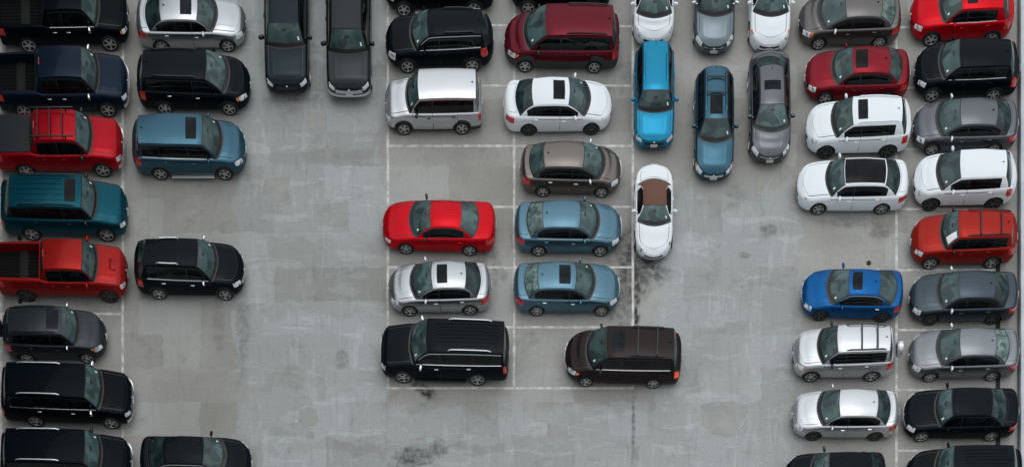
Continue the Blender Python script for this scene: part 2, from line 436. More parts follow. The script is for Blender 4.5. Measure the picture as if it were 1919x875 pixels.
        G = c.P(S[:, None], tv[None, :]); n, m = G.shape[:2]
        xm = c.xs((S[1:] + S[:-1])/2)[0]; tm = (tv[1:] + tv[:-1])/2; tm = np.where(tm > 6, 12 - tm, tm)
        mats = [c.P_paint, TRIM, UNDER, CLAD, LINER, o.get('roofmat', c.P_paint), o.get('lower', c.P_paint)]
        F = []; MI = []
        for i in range(n-1):
            for j in range(m-1):
                F.append((i*m+j, i*m+j+1, (i+1)*m+j+1, (i+1)*m+j))
                t = tm[j]; x = xm[i]; k = 0
                if t < 1: k = 2
                elif t < 1.12: k = 3 if (T['clad'] or o.get('clad')) else 0
                if 1 <= t < 1.6 and o.get('lower') : k = 6
                elif 1 <= t < 1.28 and o.get('clad2'): k = 3
                if 3 < t < 4 and w0 < x < w1: k = 1
                if t > 5.0 and c.rf < x < c.cowl + .06: k = 1
                if t > 5.0 and c.rb < x < c.rr and not o.get('soft'): k = 1
                if t > (4 if o.get('soft') else 5.0) and c.rr < x < c.rf and 'roofmat' in o: k = 5
                if o.get('soft') and t > (3 if x > c.rr + .05 else 4.35) and c.rb < x < c.rf - .1: k = 5
                if c.bed and c.re_bed < x < c.rb_bed and t > 5.09: k = 4
                MI.append(k)
        bm = bmesh.new(); vs = [bm.verts.new(p) for p in G.reshape(-1, 3)]
        for f, k in zip(F, MI):
            try: bf = bm.faces.new([vs[a] for a in f]); bf.material_index = k
            except ValueError: pass
        # dark panel gaps, part of the shell
        gaps = []
        hv = 5.13
        hx0 = lambda v: c.xN - .20 - .30*(1 - np.clip(np.abs(v - 6) / 1.0, 0, 1))*0 - .32*np.clip(np.abs(6 - v), 0, 1)**2.2
        if c.typ in ('pickup', 'bigsuv', 'box'): hx0 = lambda v: c.xN - .13 - .14*np.clip(np.abs(6 - v), 0, 1)**3
        hx1 = c.cowl + .075
        g = .011
        gaps.append(c.rect(lambda v: hx0(v) + g, hx1 - g, hv - .03, 12 - hv + .03, 14, 22))
        trunk = c.rb - c.xT > .35 and not c.bed
        if trunk:
            gaps.append(c.rect(c.rb - .06 + g, lambda v: c.xT + .07 + .16*np.clip(np.abs(6-v), 0, 1)**2 - g, 5.17, 12 - 5.17, 8, 18))
        drs = []
        dF = min(w1 + .30, c.xwf - c.r - .10)
        for sd in (0, 1):
            fv = (lambda t: t) if sd == 0 else (lambda t: 12 - t)
            segs = [(dF, xB + .01)] + ([(xB - .015, xD if xD < xB - .3 else w0)] if doors4 else [])
            if not doors4: segs = [(dF, xB)]
            for (a, b) in segs:
                drs.append((sd, a, b)); gaps.append(c.rect(a + g, b - g, fv(1.13), fv(2.93), 10, 10))
        base_v = len(bm.verts)
        for SV in gaps:
            V, FF = c.patch(*SV, off=.0015)
            vv = [bm.verts.new(p) for p in V]
            for f in FF:
                try: bf = bm.faces.new([vv[a] for a in f]); bf.material_index = 1
                except ValueError: pass
        bmesh.ops.remove_doubles(bm, verts=bm.verts, dist=.0004)
        bmesh.ops.dissolve_degenerate(bm, edges=bm.edges, dist=.0003)
        body = bm_obj('body', bm, mats, root, sharp=34)
        # panels
        c.add('hood', c.rect(hx0, hx1, hv, 12 - hv, 20, 30), c.P_paint, .0045)
        if trunk:
            c.add('trunk_lid', c.rect(c.rb - .06, lambda v: c.xT + .07 + .16*np.clip(np.abs(6-v), 0, 1)**2, 5.19, 12 - 5.19, 12, 26), c.P_paint, .0045)
        hm = o.get('handle', c.P_paint)
        door_objs = []
        for k, (sd, a, b) in enumerate(drs):
            fv = (lambda t: t) if sd == 0 else (lambda t: 12 - t)
            V, F = c.patch(*c.rect(a, b, fv(1.15), fv(2.9), 14, 14), off=.0045)
            dm = [c.P_paint, o.get('lower', c.P_paint)]
            cnt = 13*13
            mi = None
            if o.get('lower'):
                mi = []
                for f in F:
                    zc_ = sum(V[q][2] for q in f)/len(f); mi.append(1 if zc_ < c.g + .6*(T['b0'] - c.g) else 0)
            d = mesh_obj('door', V, F, dm, root, midx=mi, sharp=50); door_objs.append(d)
            front = abs(a - dF) < 1e-6
            # window of this door
            if front: wa, wb = w1, max(xB + .035, w0)
            else: wa, wb = xB - .035, max(w0, xD + (.0 if c.bed else -.02))
            if wa - wb > .1:
                c.add('side_window', c.rect(wa, wb, fv(3.1), fv(3.93), 10, 5), G_SIDE, .004, d)
            hx = b + .16; ht = 2 - .12/(T['b0'] - c.g)
            p = c.P(c.sx(hx), fv(ht)); bm = bmesh.new()
            bbox_bm(bm, Vector(p) + Vector((0, (.012 if sd == 0 else -.012), 0)), (.17, .035, .03), bev=.01)
            bm_obj('door_handle', bm, [hm], d)
            if front:
                p = Vector(c.P(c.sx(w1 - .12), fv(2.9))); sg = 1 if sd == 0 else -1
                bm = bmesh.new()
                big = 1.25 if c.typ in ('pickup', 'bigsuv') else 1.0
                r_ = bmesh.ops.create_icosphere(bm, subdivisions=3, radius=1)
                for v in r_['verts']:
                    for ax in range(3): v.co[ax] = math.copysign(abs(v.co[ax])**.7, v.co[ax])
                bmesh.ops.transform(bm, verts=r_['verts'], matrix=Matrix.Translation(p + Vector((.02, sg*(.15*big), .07))) @ Matrix.Rotation(-sg*.25, 4, 'Z') @ Matrix.Diagonal((.055*big, .105*big, .075*big, 1)))
                bbox_bm(bm, p + Vector((.02, sg*.03, .02)), (.05, .12, .035), bev=.008)
                bm_obj('side_mirror', bm, [o.get('mirror', c.P_paint)], d, sharp=60)
        # fixed quarter windows behind the doors
        for sd in (0, 1):
            fv = (lambda t: t) if sd == 0 else (lambda t: 12 - t)
            lastb = (xD if doors4 else xB)
            if lastb - w0 > .16 and not c.bed and c.typ != 'roadster':
                c.add('quarter_window', c.rect(lastb - .05, w0 + .01, fv(3.1), fv(3.93), 10, 5), G_SIDE, .004)
            if not doors4 and c.typ == 'coupe': pass
            if o.get('chrome_line'):
                c.add('window_trim', c.rect(w1 + .10, w0 - .02, fv(2.78), fv(3.06), 24, 3), CHROME, .006)
            if o.get('chrome_loop'):
                c.add('window_trim', c.rect(w1 + .0, w0 - .02, fv(3.96), fv(4.12), 24, 3), CHROME, .006)
            if o.get('step'):
                bm = bmesh.new(); sg = 1 if sd == 0 else -1
                bbox_bm(bm, Vector(((c.xwf + c.xwr)/2, sg*(c.W/2 - .01), c.g - .0)), (c.xwf - c.xwr - 2*c.r - .25, .12, .05), bev=.015)
                bm_obj('running_board', bm, [o['step']], root)
        # windscreen and rear glass
        sp = .06 if c.typ != 'roadster' else .05
        dx = c.cowl - c.rf
        c.add('windshield', c.rect(c.cowl - max(.06, dx*.16), c.rf + .03, 5.05, 6.95, 12, 24), G_WIND, .004)
        if o.get('soft'):
            c.add('rear_window', c.rect(c.rb + .16, c.rb + .10, 5.35, 6.65, 3, 12), G_REAR, .004)
        elif o.get('panoglass'):
            c.add('roof_glass', c.rect(c.rf - .02, c.rr + .04, 5.10, 6.90, 16, 20), G_DARK, .006)
            c.add('rear_window', c.rect(c.rr - .02, c.rb + .03, 5.06, 6.94, 10, 20), G_REAR, .004)
        else:
            c.add('rear_window', c.rect(c.rr - .02, c.rb + max(.03, (c.rr-c.rb)*.08), 5.08, 6.92, 10, 20), o.get('rglass', G_REAR), .004)
        # spoiler lip over tall tailgates
        if not o.get('soft') or True:
            c.add('rearview_mirror', c.rect(c.rf + .20, c.rf + .14, 5.86, 6.14, 3, 4), TRIM, .006)
        # registration sticker low on the driver's side of the windscreen
        if o.get('sticker', True):
            xs_ = c.cowl - dx*.28; v0 = 5.20
            c.add('sticker', c.rect(xs_ + .02, xs_ - .05, v0, v0 + .08, 3, 3), STICK, .007)
        if o.get('paper'):
            c.add('paper_sheet', c.rect(c.cowl - .12, c.cowl - .42, 5.12, 5.5, 4, 4), PAPER, .007)
        # lights
        sF = lambda f: c.yfrac_s(f)
        truck = c.typ in ('pickup', 'bigsuv', 'box', 'van', 'suv')
        for sd in (0, 1):
            fv = (lambda t: t) if sd == 0 else (lambda t: 12 - t)
            ta, tb = (1.70, 1.99) if truck else (1.70, 2.5)
            ta, tb = o.get('hl', (ta, tb)); ya, yb_ = o.get('hly', (.66, .945))
            c.add('headlight', c.srect(sF(ya), sF(yb_), fv(ta), fv(tb), 10, 6), o.get('hlmat', LAMP), .008)
            if o.get('amber'):
                c.add('turn_signal', c.srect(sF(yb_)+.01, min(.98, sF(yb_) + .12), fv(ta + .05), fv(tb - .05), 5, 4), AMBER, .009)
            if o.get('tall_tail', c.typ in ('suv', 'bigsuv', 'van', 'box', 'wagon')):
                sa = c.yfrac_s(.90, True); sb = c.yfrac_s(.985, True)
                c.add('taillight', c.srect(sa, sb - .10, fv(o.get('tl0', 1.62)), fv(2.0), 6, 6), o.get('tlmat', REDL), .010)
                if o.get('pillar_tail'):
                    c.add('taillight', c.srect(sa, sb - .06, fv(2.0), fv(3.9), 5, 6), o.get('tlmat', REDL), .010)
            else:
                sa = c.yfrac_s(.70, True); sb = c.yfrac_s(.985, True)
                if c.bed: sa, sb = c.yfrac_s(.86, True), c.yfrac_s(.999, True)
                c.add('taillight', c.srect(sa, sb - .08, fv(1.66), fv(1.97), 8, 5), o.get('tlmat', REDL), .008)
        # grille, lower intake
        gm = o.get('grille', TRIM)
        gt = o.get('gt', (1.52, 1.88) if truck else (1.60, 1.84))
        c.add('grille', c.srect(-sF(.50), sF(.50), gt[0], gt[1], 17, 5), gm, .006)
        if o.get('bars'):
            for q in (.18, .5, .82):
                tt = gt[0] + (gt[1]-gt[0])*q
                c.add('grille_bar', c.srect(-sF(.62), sF(.62), tt - .045, tt + .045, 17, 3), CHROME, .014)
        if o.get('chrome_nose'):
            c.add('chrome_strip', c.srect(-sF(.52), sF(.52), gt[1], gt[1] + .05, 17, 3), CHROME, .012)
        c.add('lower_intake', c.srect(-sF(.60), sF(.60), 1.12, 1.34, 17, 4), o.get('bumper', TRIM), .006)
        if o.get('chrome_bumper'):
            c.add('bumper', c.srect(-sF(.95), sF(.95), 1.14, 1.42, 21, 5), CHROME, .03)
        # plates
        zpl = .50 if not truck else .60
        bm = bmesh.new(); bbox_bm(bm, Vector((c.xN + .006, 0, zpl - .08)), (.016, .31, .15), bev=.004)
        if o.get('fplate', True): bm_obj('license_plate', bm, [PLATE], root)
        else: bm.free()
        zr_ = .72 if truck else .66
        bm = bmesh.new(); bbox_bm(bm, Vector((c.xT - .012, 0, zr_)), (.016, .31, .15), bev=.004)
        bm_obj('license_plate', bm, [PLATE], root)
        # badge
        bm = bmesh.new(); bmesh.ops.create_uvsphere(bm, u_segments=10, v_segments=6, radius=.045)
        pb = Vector(c.P(0.0, gt[1] + .02)); bmesh.ops.transform(bm, verts=bm.verts, matrix=Matrix.Translation(pb + Vector((.0, 0, 0))) @ Matrix.Diagonal((.5, 1.2, .8, 1)))
        bm_obj('badge', bm, [CHROME], root)
        # sunroof, ribs, rails, bars, antenna
        if o.get('sunroof'):
            a, b = o['sunroof']; v0 = 5 + o.get('srv', .30)
            c.add('sunroof', c.rect(a, b, v0, 12 - v0, 6, 12), G_DARK, .008)
        if o.get('ribs'):
            a, b = (o['sunroof'][1] - .12 if o.get('sunroof') else c.rf - .35), c.rr + .25
            for v in np.linspace(5.35, 6.65, o['ribs']):
                c.add('roof_rib', c.rect(a, b, v - .02, v + .02, 12, 3), o.get('roofmat', c.P_paint), .014)
        rl = o.get('rails')
        if rl:
            a, b, mt = rl
            for v in (5.07, 6.93):
                xs_ = np.linspace(a, b, 14); pts = c.P(c.sx(xs_), np.full(14, v))
                bm = bmesh.new()
                pr = []
                for i, p in enumerate(pts):
                    e = min(i, 13 - i); z = p[2] + (.055 if e > 0 else -.005)
                    pr.append([bm.verts.new((p[0], p[1] + dy, z + dz)) for dy, dz in ((-.018, -.012), (.018, -.012), (.018, .012), (-.018, .012))])
                for q0, q1 in zip(pr, pr[1:]):
                    for k in range(4): bm.faces.new((q0[k], q0[(k+1) % 4], q1[(k+1) % 4], q1[k]))
                bm.faces.new(pr[0]); bm.faces.new(pr[-1][::-1])
                bmesh.ops.recalc_face_normals(bm, faces=bm.faces)
                bm_obj('roof_rail', bm, [mt], root)
        for xb_ in o.get('bars_at', []):
            pL = Vector(c.P(c.sx(xb_), 5.07)); bm = bmesh.new()
            bbox_bm(bm, Vector((pL.x, 0, c.T['H'] + .045)), (.06, 2*abs(pL.y), .03), bev=.008)
            bm_obj('roof_bar', bm, [TRIM], root)
        if o.get('fin', True) and not o.get('soft'):
            p = Vector(c.P(c.sx(c.rr + .16), 6.0)); bm = bmesh.new()
            vv = [bm.verts.new(p + Vector(d)) for d in ((.08, 0, -.01), (-.06, -.02, -.01), (-.06, .02, -.01), (-.05, 0, .06))]
            for f in ((0, 1, 3), (0, 3, 2), (1, 2, 3), (0, 2, 1)): bm.faces.new([vv[q] for q in f])
            bm_obj('antenna', bm, [o.get('finmat', TRIM)], root, smooth=False)
        # wipers
        for (ya, yb2) in ((-.10, .42), (-.60, -.08)):
            bm = bmesh.new()
            pts = []
            for q in range(7):
                yy = ya + (yb2 - ya)*q/6
                yv = 6 - yy/.75 if abs(yy) < .7 else 6
                x = c.cowl - .06 - .05*(q/6)
                pts.append(Vector(c.P(c.sx(x), yv)) + Vector((.006, 0, .014)))
            for p0, p1 in zip(pts, pts[1:]):
                dxy = (p1 - p0); n_ = Vector((-dxy.y, dxy.x, 0)).normalized()*.009
                q4 = [bm.verts.new(v) for v in (p0 - n_, p0 + n_, p1 + n_, p1 - n_)]; bm.faces.new(q4)
                q5 = [bm.verts.new(v.co - Vector((0, 0, .012))) for v in q4]
                for k in range(4): bm.faces.new((q4[k], q4[(k+1) % 4], q5[(k+1) % 4], q5[k]))
            bmesh.ops.recalc_face_normals(bm, faces=bm.faces)
            bm_obj('wiper', bm, [TRIM], root)
        if o.get('scoop'):
            bm = bmesh.new(); xc = (c.cowl + c.xN)/2 + .05
            p = Vector(c.P(c.sx(xc), 6.0)); bbox_bm(bm, p + Vector((0, 0, .01)), (.26, .50, .05), bev=.018)
            bm_obj('hood_scoop', bm, [c.P_paint], root)
            bm = bmesh.new(); bbox_bm(bm, p + Vector((.125, 0, .012)), (.03, .42, .03), bev=.006); bm_obj('scoop_opening', bm, [TRIM], root)
        if o.get('spare'):
            bm = bmesh.new(); bmesh.ops.create_cone(bm, cap_ends=True, segments=28, radius1=.34, radius2=.33, depth=.22)
            es = [e for e in bm.edges if e.calc_face_angle(0) > 1]
            bmesh.ops.bevel(bm, geom=es, offset=.04, segments=3, affect='EDGES')
            bmesh.ops.transform(bm, verts=bm.verts, matrix=Matrix.Translation((c.xT - .10, .05, .98)) @ Matrix.Rotation(R(90), 4, 'Y'))
            bm_obj('spare_wheel', bm, [o['spare']], root)
        if c.bed:
            if o.get('tonneau'):
                bm = bmesh.new(); L_ = c.rb_bed - c.re_bed + .06
                bbox_bm(bm, Vector(((c.rb_bed + c.re_bed)/2, 0, T['dk'] + .02)), (L_, c.W*.84, .05), bev=.015)
                for q in (.33, .66):
                    bbox_bm(bm, Vector((c.re_bed + L_*q, 0, T['dk'] + .045)), (.05, c.W*.80, .02), bev=.006)
                bm_obj('bed_cover', bm, [TONN], root)
            else:
                bm = bmesh.new()
                for k in range(9):
                    bbox_bm(bm, Vector(((c.rb_bed + c.re_bed)/2, -.6 + .15*k, c.floor + .012)), (c.rb_bed - c.re_bed - .1, .06, .018))
                bm_obj('bed_liner', bm, [LINER], root)
            if o.get('rack'):
                bm = bmesh.new(); hz = T['H'] + .10; y_ = .62
                for yy in (-y_, y_): bbox_bm(bm, Vector(((c.rf + c.rr)/2 - .1, yy, hz)), (c.rf - c.rr + .2, .05, .05), bev=.01)
                for q in (.12, .42, .72): bbox_bm(bm, Vector((c.rr + (c.rf - c.rr)*q, 0, hz)), (.05, 2*y_, .04), bev=.01)
                for yy in (-y_, y_):
                    for q in (.1, .8): bbox_bm(bm, Vector((c.rr + (c.rf - c.rr)*q, yy, hz - .08)), (.05, .05, .16))
                bm_obj('roof_rack', bm, [TRIM], root)
            bm = bmesh.new(); bbox_bm(bm, Vector((c.rr - .0, 0, T['H'] - .06)), (.03, .32, .035), bev=.008)
            bm_obj('brake_light', bm, [REDL], root)
        # wheels
        rr_ = c.r*o.get('rimk', .68)
        t_me, r_me = wheel_mesh(c.r, round(rr_, 3), o.get('spokes', 5), bool(o.get('drim')))
        for xw in (c.xwf, c.xwr):
            for sg in (1, -1):
                w = link(bpy.data.objects.new('wheel', t_me)); w.parent = root
                w.location = (xw, sg*(c.W/2*.985 - .115), c.r)
                w.rotation_euler = (0, random.uniform(0, 6) if sg > 0 else 0, 0 if sg > 0 else math.pi)
                if sg < 0: w.rotation_euler = (0, random.uniform(0, 1.2), math.pi)
                rm = link(bpy.data.objects.new('rim', r_me)); rm.parent = w

def car(name, label, cat, typ, d, W, col, keys, wf=None, wr=None, cx=None, group=None, yaw=0, **o):
    T = dict(TYPES[typ]); T.update({k: v for k, v in o.items() if k in T})
    if d == 'S': T['rw'] -= .07; o['rw'] = T['rw']
    r = T['r']; H = T['H']
    hs_ = (.5, T['zc'], H - .05, H - .06, T['dk'] if typ in ('sedan', 'coupe', 'roadster') else T['b1'], .7)
    if d in 'EW':
        wf_, wr_ = Vector((gx(wf[0], r), gy(wf[1], r), 0)), Vector((gx(wr[0], r), gy(wr[1], r), 0))
        u = (wf_ - wr_).normalized(); n = Vector((-u.y, u.x, 0));  n = n if n.y > 0 else -n
        c = (wf_ + wr_)/2 + n*(W/2 - .015); wb = (wf_ - wr_).length
        sg = 1 if d == 'E' else -1
        loc = [ (gx(k, h) - c.x)*sg for k, h in zip(keys, hs_) ]
        ang = math.atan2(u.y, u.x)
        xwf, xwr = wb/2, -wb/2
    else:   # facing the camera: keys are picture rows
        hs2 = list(hs_); hs2[0] = T['g'] + .06; hs2[5] = max(T['dk'] - .1, .7) if typ in ('sedan', 'coupe', 'roadster') else T['b1']
        X = gx(cx, .7); Y = [gy(k, h) for k, h in zip(keys, hs2)]
        fo, ro = o.get('over', (.86, .98))
        yf, yr = Y[0] + fo, Y[5] - ro; cy = (yf + yr)/2
        loc = [cy - y for y in Y]; xwf = (yr - yf)/2; xwr = -xwf
        c = Vector((X, cy, 0)); ang = -math.pi/2 + R(yaw)
    root = link(bpy.data.objects.new(name, None)); root.empty_display_size = .3
    root.location = (c.x, c.y, 0); root.rotation_euler = (0, 0, ang)
    tag(root, label, cat, group)
    # sunroof given in picture coordinates
    def conv(k, h):
        return (gx(k, h) - c.x)*(1 if d == 'E' else -1) if d in 'EW' else c.y - gy(k, h)
    for key in ('sunroof',):
        if o.get(key): a, b = [conv(k, H) for k in o[key]]; o[key] = (max(a, b), min(a, b))
    if o.get('rails'):
        a, b = [conv(k, H) for k in o['rails'][:2]]; o['rails'] = (max(a, b), min(a, b), o['rails'][2])
    if o.get('bars_at'): o['bars_at'] = [conv(k, H) for k in o['bars_at']]
    Car(typ, root, W, *loc, xwf, xwr, col, o).build()
    return root

# ================================================================ setting: deck, painted lines, wall
def ground_material():
    m, nt, b = new_mat('worn_concrete'); N = nt.nodes; L = nt.links
    tc = N.new('ShaderNodeTexCoord'); sx = N.new('ShaderNodeSeparateXYZ'); L.new(tc.outputs['Object'], sx.inputs[0])
    def M(op, a, b_=None, c=None):
        n = N.new('ShaderNodeMath'); n.operation = op
        for i, v in enumerate((a, b_, c)):
            if v is None: continue
            if isinstance(v, (int, float)): n.inputs[i].default_value = v
            else: L.new(v, n.inputs[i])
        return n.outputs[0]
    def noise(scale, detail=5, sc=(1, 1, 1), off=(0, 0, 0), dist=0, rough=.5):
        mp = N.new('ShaderNodeMapping'); mp.inputs['Scale'].default_value = sc; mp.inputs['Location'].default_value = off
        L.new(tc.outputs['Object'], mp.inputs[0]); n = N.new('ShaderNodeTexNoise'); n.inputs['Scale'].default_value = scale
        n.inputs['Detail'].default_value = detail; n.inputs['Distortion'].default_value = dist; n.inputs['Roughness'].default_value = rough
        L.new(mp.outputs[0], n.inputs['Vector']); return n.outputs[0]
    def ss(v, a, b_):
        n = N.new('ShaderNodeMapRange'); n.interpolation_type = 'SMOOTHSTEP'; n.inputs[1].default_value = a; n.inputs[2].default_value = b_
        L.new(v, n.inputs[0]); return n.outputs[0]
    def mix(f, a, b_, mode='MIX'):
        n = N.new('ShaderNodeMix'); n.data_type = 'RGBA'; n.blend_type = mode
        if isinstance(f, (int, float)): n.inputs[0].default_value = f
        else: L.new(f, n.inputs[0])
        for i, v in ((6, a), (7, b_)):
            if isinstance(v, tuple): n.inputs[i].default_value = (*v, 1)
            else: L.new(v, n.inputs[i])
        return n.outputs[2]
    X, Y = sx.outputs[0], sx.outputs[1]
    wob = M('MULTIPLY', M('SUBTRACT', noise(.5, 4), .5), 1.6)
    Xw = M('ADD', X, wob); Yw = M('ADD', Y, wob)
    def band(v, a, b_, f=.7): return M('MULTIPLY', ss(v, a - f, a + f), M('SUBTRACT', 1, ss(v, b_ - f, b_ + f)))
    # worn traffic lanes where the pale coating shows
    a1 = band(Xw, gx(440), gx(722), .9)
    a2 = M('MULTIPLY', band(Xw, gx(1225), gx(1500), .8), M('SUBTRACT', 1, ss(Yw, gy(420), gy(300))))
    a3 = M('SUBTRACT', 1, ss(Yw, gy(790), gy(735)))
    a3 = M('MULTIPLY', a3, band(Xw, gx(480), gx(1480), .8))
    lane = M('MAXIMUM', a1, M('MAXIMUM', a2, a3))
    # base concrete
    base = mix(ss(noise(.22, 4), .35, .65), (.245, .243, .226), (.305, .303, .286))
    base = mix(M('MULTIPLY', lane, .7), base, (.262, .276, .273))
    # pale film, sharp edged where it has peeled
    film_n = M('ADD', noise(.55, 9, (1, .8, 1), (3, 1, 0), .9, .6), M('MULTIPLY', M('SUBTRACT', lane, .5), .30))
    def box(px0, py0, px1, py1, f=.25):
        n1 = M('MULTIPLY', M('SUBTRACT', noise(.9, 6, off=(px0*.01, 0, 0)), .5), 1.6)
        return M('MULTIPLY', band(M('ADD', X, n1), gx(px0), gx(px1), f), band(M('ADD', Y, n1), gy(py1), gy(py0), f))
    bare = M('MAXIMUM', box(490, 445, 722, 590), M('MAXIMUM', box(1290, 610, 1395, 740), M('MAXIMUM', box(500, 694, 722, 722, .1), M('MAXIMUM', box(545, 826, 950, 848, .1), box(500, 278, 700, 306, .15)))))
    film_n = M('SUBTRACT', film_n, M('MULTIPLY', bare, .16))
    film = ss(film_n, .535, .55)
    base = mix(M('MULTIPLY', film, .5), base, (.305, .335, .337))
    film2 = ss(M('ADD', noise(1.3, 8, (.35, 1.5, 1), (9, 4, 0), .5, .6), M('MULTIPLY', lane, .05)), .62, .64)
    base = mix(M('MULTIPLY', M('MULTIPLY', film2, M('MULTIPLY', lane, 1.0)), .5), base, (.375, .40, .395))
    film3 = ss(M('ADD', noise(1.6, 8, (1.6, .30, 1), (2, 8, 0), .4, .6), M('MULTIPLY', lane, .05)), .63, .65)
    base = mix(M('MULTIPLY', film3, M('MULTIPLY', lane, .35)), base, (.39, .415, .42))
    base = mix(M('MULTIPLY', bare, .35), base, (.225, .23, .215))
    fin = noise(7, 6, off=(2, 6, 0), rough=.75)
    base = mix(M('MULTIPLY', ss(noise(4, 7, (1.8, .7, 1), (5, 5, 0), .3, .7), .52, .62), .22), base, (.19, .195, .185))
    base = mix(M('MULTIPLY', ss(fin, .5, .75), .34), base, (.16, .16, .15))
    base = mix(M('MULTIPLY', ss(noise(11, 5, (.5, 1.4, 1), (8, 2, 0), rough=.7), .55, .72), .22), base, (.46, .48, .475))
    # rectangular trowel patches
    br = N.new('ShaderNodeTexBrick'); br.inputs['Scale'].default_value = .22; br.inputs['Mortar Size'].default_value = 0
    br.inputs['Color1'].default_value = (0, 0, 0, 1); br.inputs['Color2'].default_value = (1, 1, 1, 1); br.inputs['Row Height'].default_value = .33; br.inputs['Brick Width'].default_value = .61
    br.offset = .37; br.squash = .6
    cm = N.new('ShaderNodeCombineXYZ'); L.new(M('ADD', X, M('MULTIPLY', M('SUBTRACT', noise(1.5, 3), .5), .5)), cm.inputs[0]); L.new(M('ADD', Y, M('MULTIPLY', M('SUBTRACT', noise(1.9, 3, off=(5, 5, 0)), .5), .5)), cm.inputs[1])
    L.new(cm.outputs[0], br.inputs['Vector'])
    base = mix(M('MULTIPLY', M('SUBTRACT', br.outputs[0], .5), .0), base, base)
    bsep = N.new('ShaderNodeSeparateColor'); L.new(br.outputs[0], bsep.inputs[0])
    base = mix(M('MULTIPLY', ss(bsep.outputs[0], .55, .95), .16), base, (.46, .50, .52))
    base = mix(M('MULTIPLY', ss(M('SUBTRACT', 1, bsep.outputs[0]), .6, .98), .20), base, (.15, .145, .13))
    # dirt, streaks, rubber
    dirt = ss(noise(.9, 7, off=(7, 7, 0), rough=.65), .52, .78)
    base = mix(M('MULTIPLY', dirt, .42), base, (.11, .108, .10))
    st = ss(noise(2.2, 6, (2.4, .22, 1), (0, 11, 0)), .55, .75)
    base = mix(M('MULTIPLY', st, .20), base, (.13, .13, .125))
    st2 = ss(noise(2.2, 6, (.2, 2.6, 1), (4, 1, 0)), .55, .75)
    base = mix(M('MULTIPLY', st2, .15), base, (.14, .14, .135))
    sp = ss(noise(9, 3, off=(1, 2, 0)), .70, .76)
    base = mix(M('MULTIPLY', sp, .35), base, (.10, .10, .095))
    # grime where engines stand (middles of the parking bays) and the stains of the photograph
    stains = [(1195, 480, 1.0, 1.6, .85, 1.4), (1168, 545, .8, 2.2, .60, 1.2), (1190, 560, .22, 2.0, 1.0, .8), (1225, 510, .9, .7, .55, 1.2), (803, 735, .42, .34, 1.0, 1.0), (785, 722, .4, .25, .7, .8),
              (775, 855, 1.0, .45, .62, .5), (820, 838, .45, .5, .5, .8), (755, 872, .7, .3, .5, .6), (1187, 800, .09, 1.5, .55, .8), (1590, 415, 1.6, .35, .32, 1.0),
              (1650, 432, .6, .6, .4, .8), (905, 478, .8, .5, .35, .8), (985, 640, .8, .5, .22, .8), (1180, 130, .8, .9, .35, 1.0), (1115, 170, 1.2, .4, .35, .8), (935, 515, .5, .5, .3, .8),
              (1380, 370, .5, .7, .25, .8), (455, 620, .35, 2.0, .30, .8), (1020, 540, .9, .4, .2, .8), (640, 672, .3, .5, .35, .5), (650, 105, .0, 0, 0, 1), (1180, 690, .2, .3, .3, .5), (410, 600, .3, 1.5, .2, .8),
              (610, 178, 1.6, .5, .22, 1.0), (538, 185, 1.6, .5, .2, 1.0), (1440, 430, .4, .3, .4, .6), (1395, 478, .3, .15, .4, .4)]
    brk = M('ADD', .30, M('MULTIPLY', ss(noise(3.2, 7, off=(3, 3, 0), rough=.7), .36, .62), .9))
    for (px, py, ra, rb_, k, soft) in stains:
        if not k: continue
        dx = M('DIVIDE', M('SUBTRACT', X, gx(px)), ra); dy = M('DIVIDE', M('SUBTRACT', Y, gy(py)), rb_)
        d = M('ADD', M('SQRT', M('ADD', M('MULTIPLY', dx, dx), M('MULTIPLY', dy, dy))), M('MULTIPLY', M('SUBTRACT', noise(2.5, 4), .5), 1.2))
        f = M('MULTIPLY', M('MULTIPLY', M('SUBTRACT', 1, ss(d, 1 - .7*soft if soft < 1 else .25, 1 + .25*soft)), brk), k)
        base = mix(f, base, (.035, .036, .036))
    L.new(base, b.inputs['Base Color'])
    b.inputs['Roughness'].default_value = .82; b.inputs['Specular IOR Level'].default_value = .25
    bp = N.new('ShaderNodeBump'); bp.inputs['Strength'].default_value = .25; bp.inputs['Distance'].default_value = .02
    L.new(M('ADD', noise(14, 5), M('MULTIPLY', film, .3)), bp.inputs['Height']); L.new(bp.outputs[0], b.inputs['Normal'])
    return m
GM = ground_material()
deck = mesh_obj('parking_deck', [(-200, -150, 0), (200, -150, 0), (200, 200, 0), (-200, 200, 0)], [(0, 1, 2, 3)], [GM], smooth=False)
tag(deck, kind='structure')

def line_material():
    m, nt, b = new_mat('worn_line_paint'); N = nt.nodes; L = nt.links
    tc = N.new('ShaderNodeTexCoord'); n = N.new('ShaderNodeTexNoise'); n.inputs['Scale'].default_value = 2.6; n.inputs['Detail'].default_value = 8; n.inputs['Roughness'].default_value = .7
    L.new(tc.outputs['Object'], n.inputs['Vector'])
    mr = N.new('ShaderNodeMapRange'); mr.inputs[1].default_value = .38; mr.inputs[2].default_value = .62; L.new(n.outputs[0], mr.inputs[0])
    mx = N.new('ShaderNodeMix'); mx.data_type = 'RGBA'; mx.inputs[6].default_value = (.29, .288, .27, 1); mx.inputs[7].default_value = (.58, .58, .55, 1)
    L.new(mr.outputs[0], mx.inputs[0]); L.new(mx.outputs[2], b.inputs['Base Color']); b.inputs['Roughness'].default_value = .8
    return m
LM = line_material()
lv, lf = [], []
def hl(x0, x1, y, w=4.4):
    k = len(lv); h = w/2
    n = max(1, int((x1-x0)/40))
    up = [(gx(x0 + (x1-x0)*i/n), gy(y - h) + random.uniform(-.006, .006), .004) for i in range(n+1)]
    dn = [(gx(x0 + (x1-x0)*i/n), gy(y + h) + random.uniform(-.006, .006), .004) for i in range(n+1)]
    lv.extend(up + dn)
    for i in range(n): lf.append((k+n+1+i, k+n+2+i, k+i+1, k+i))
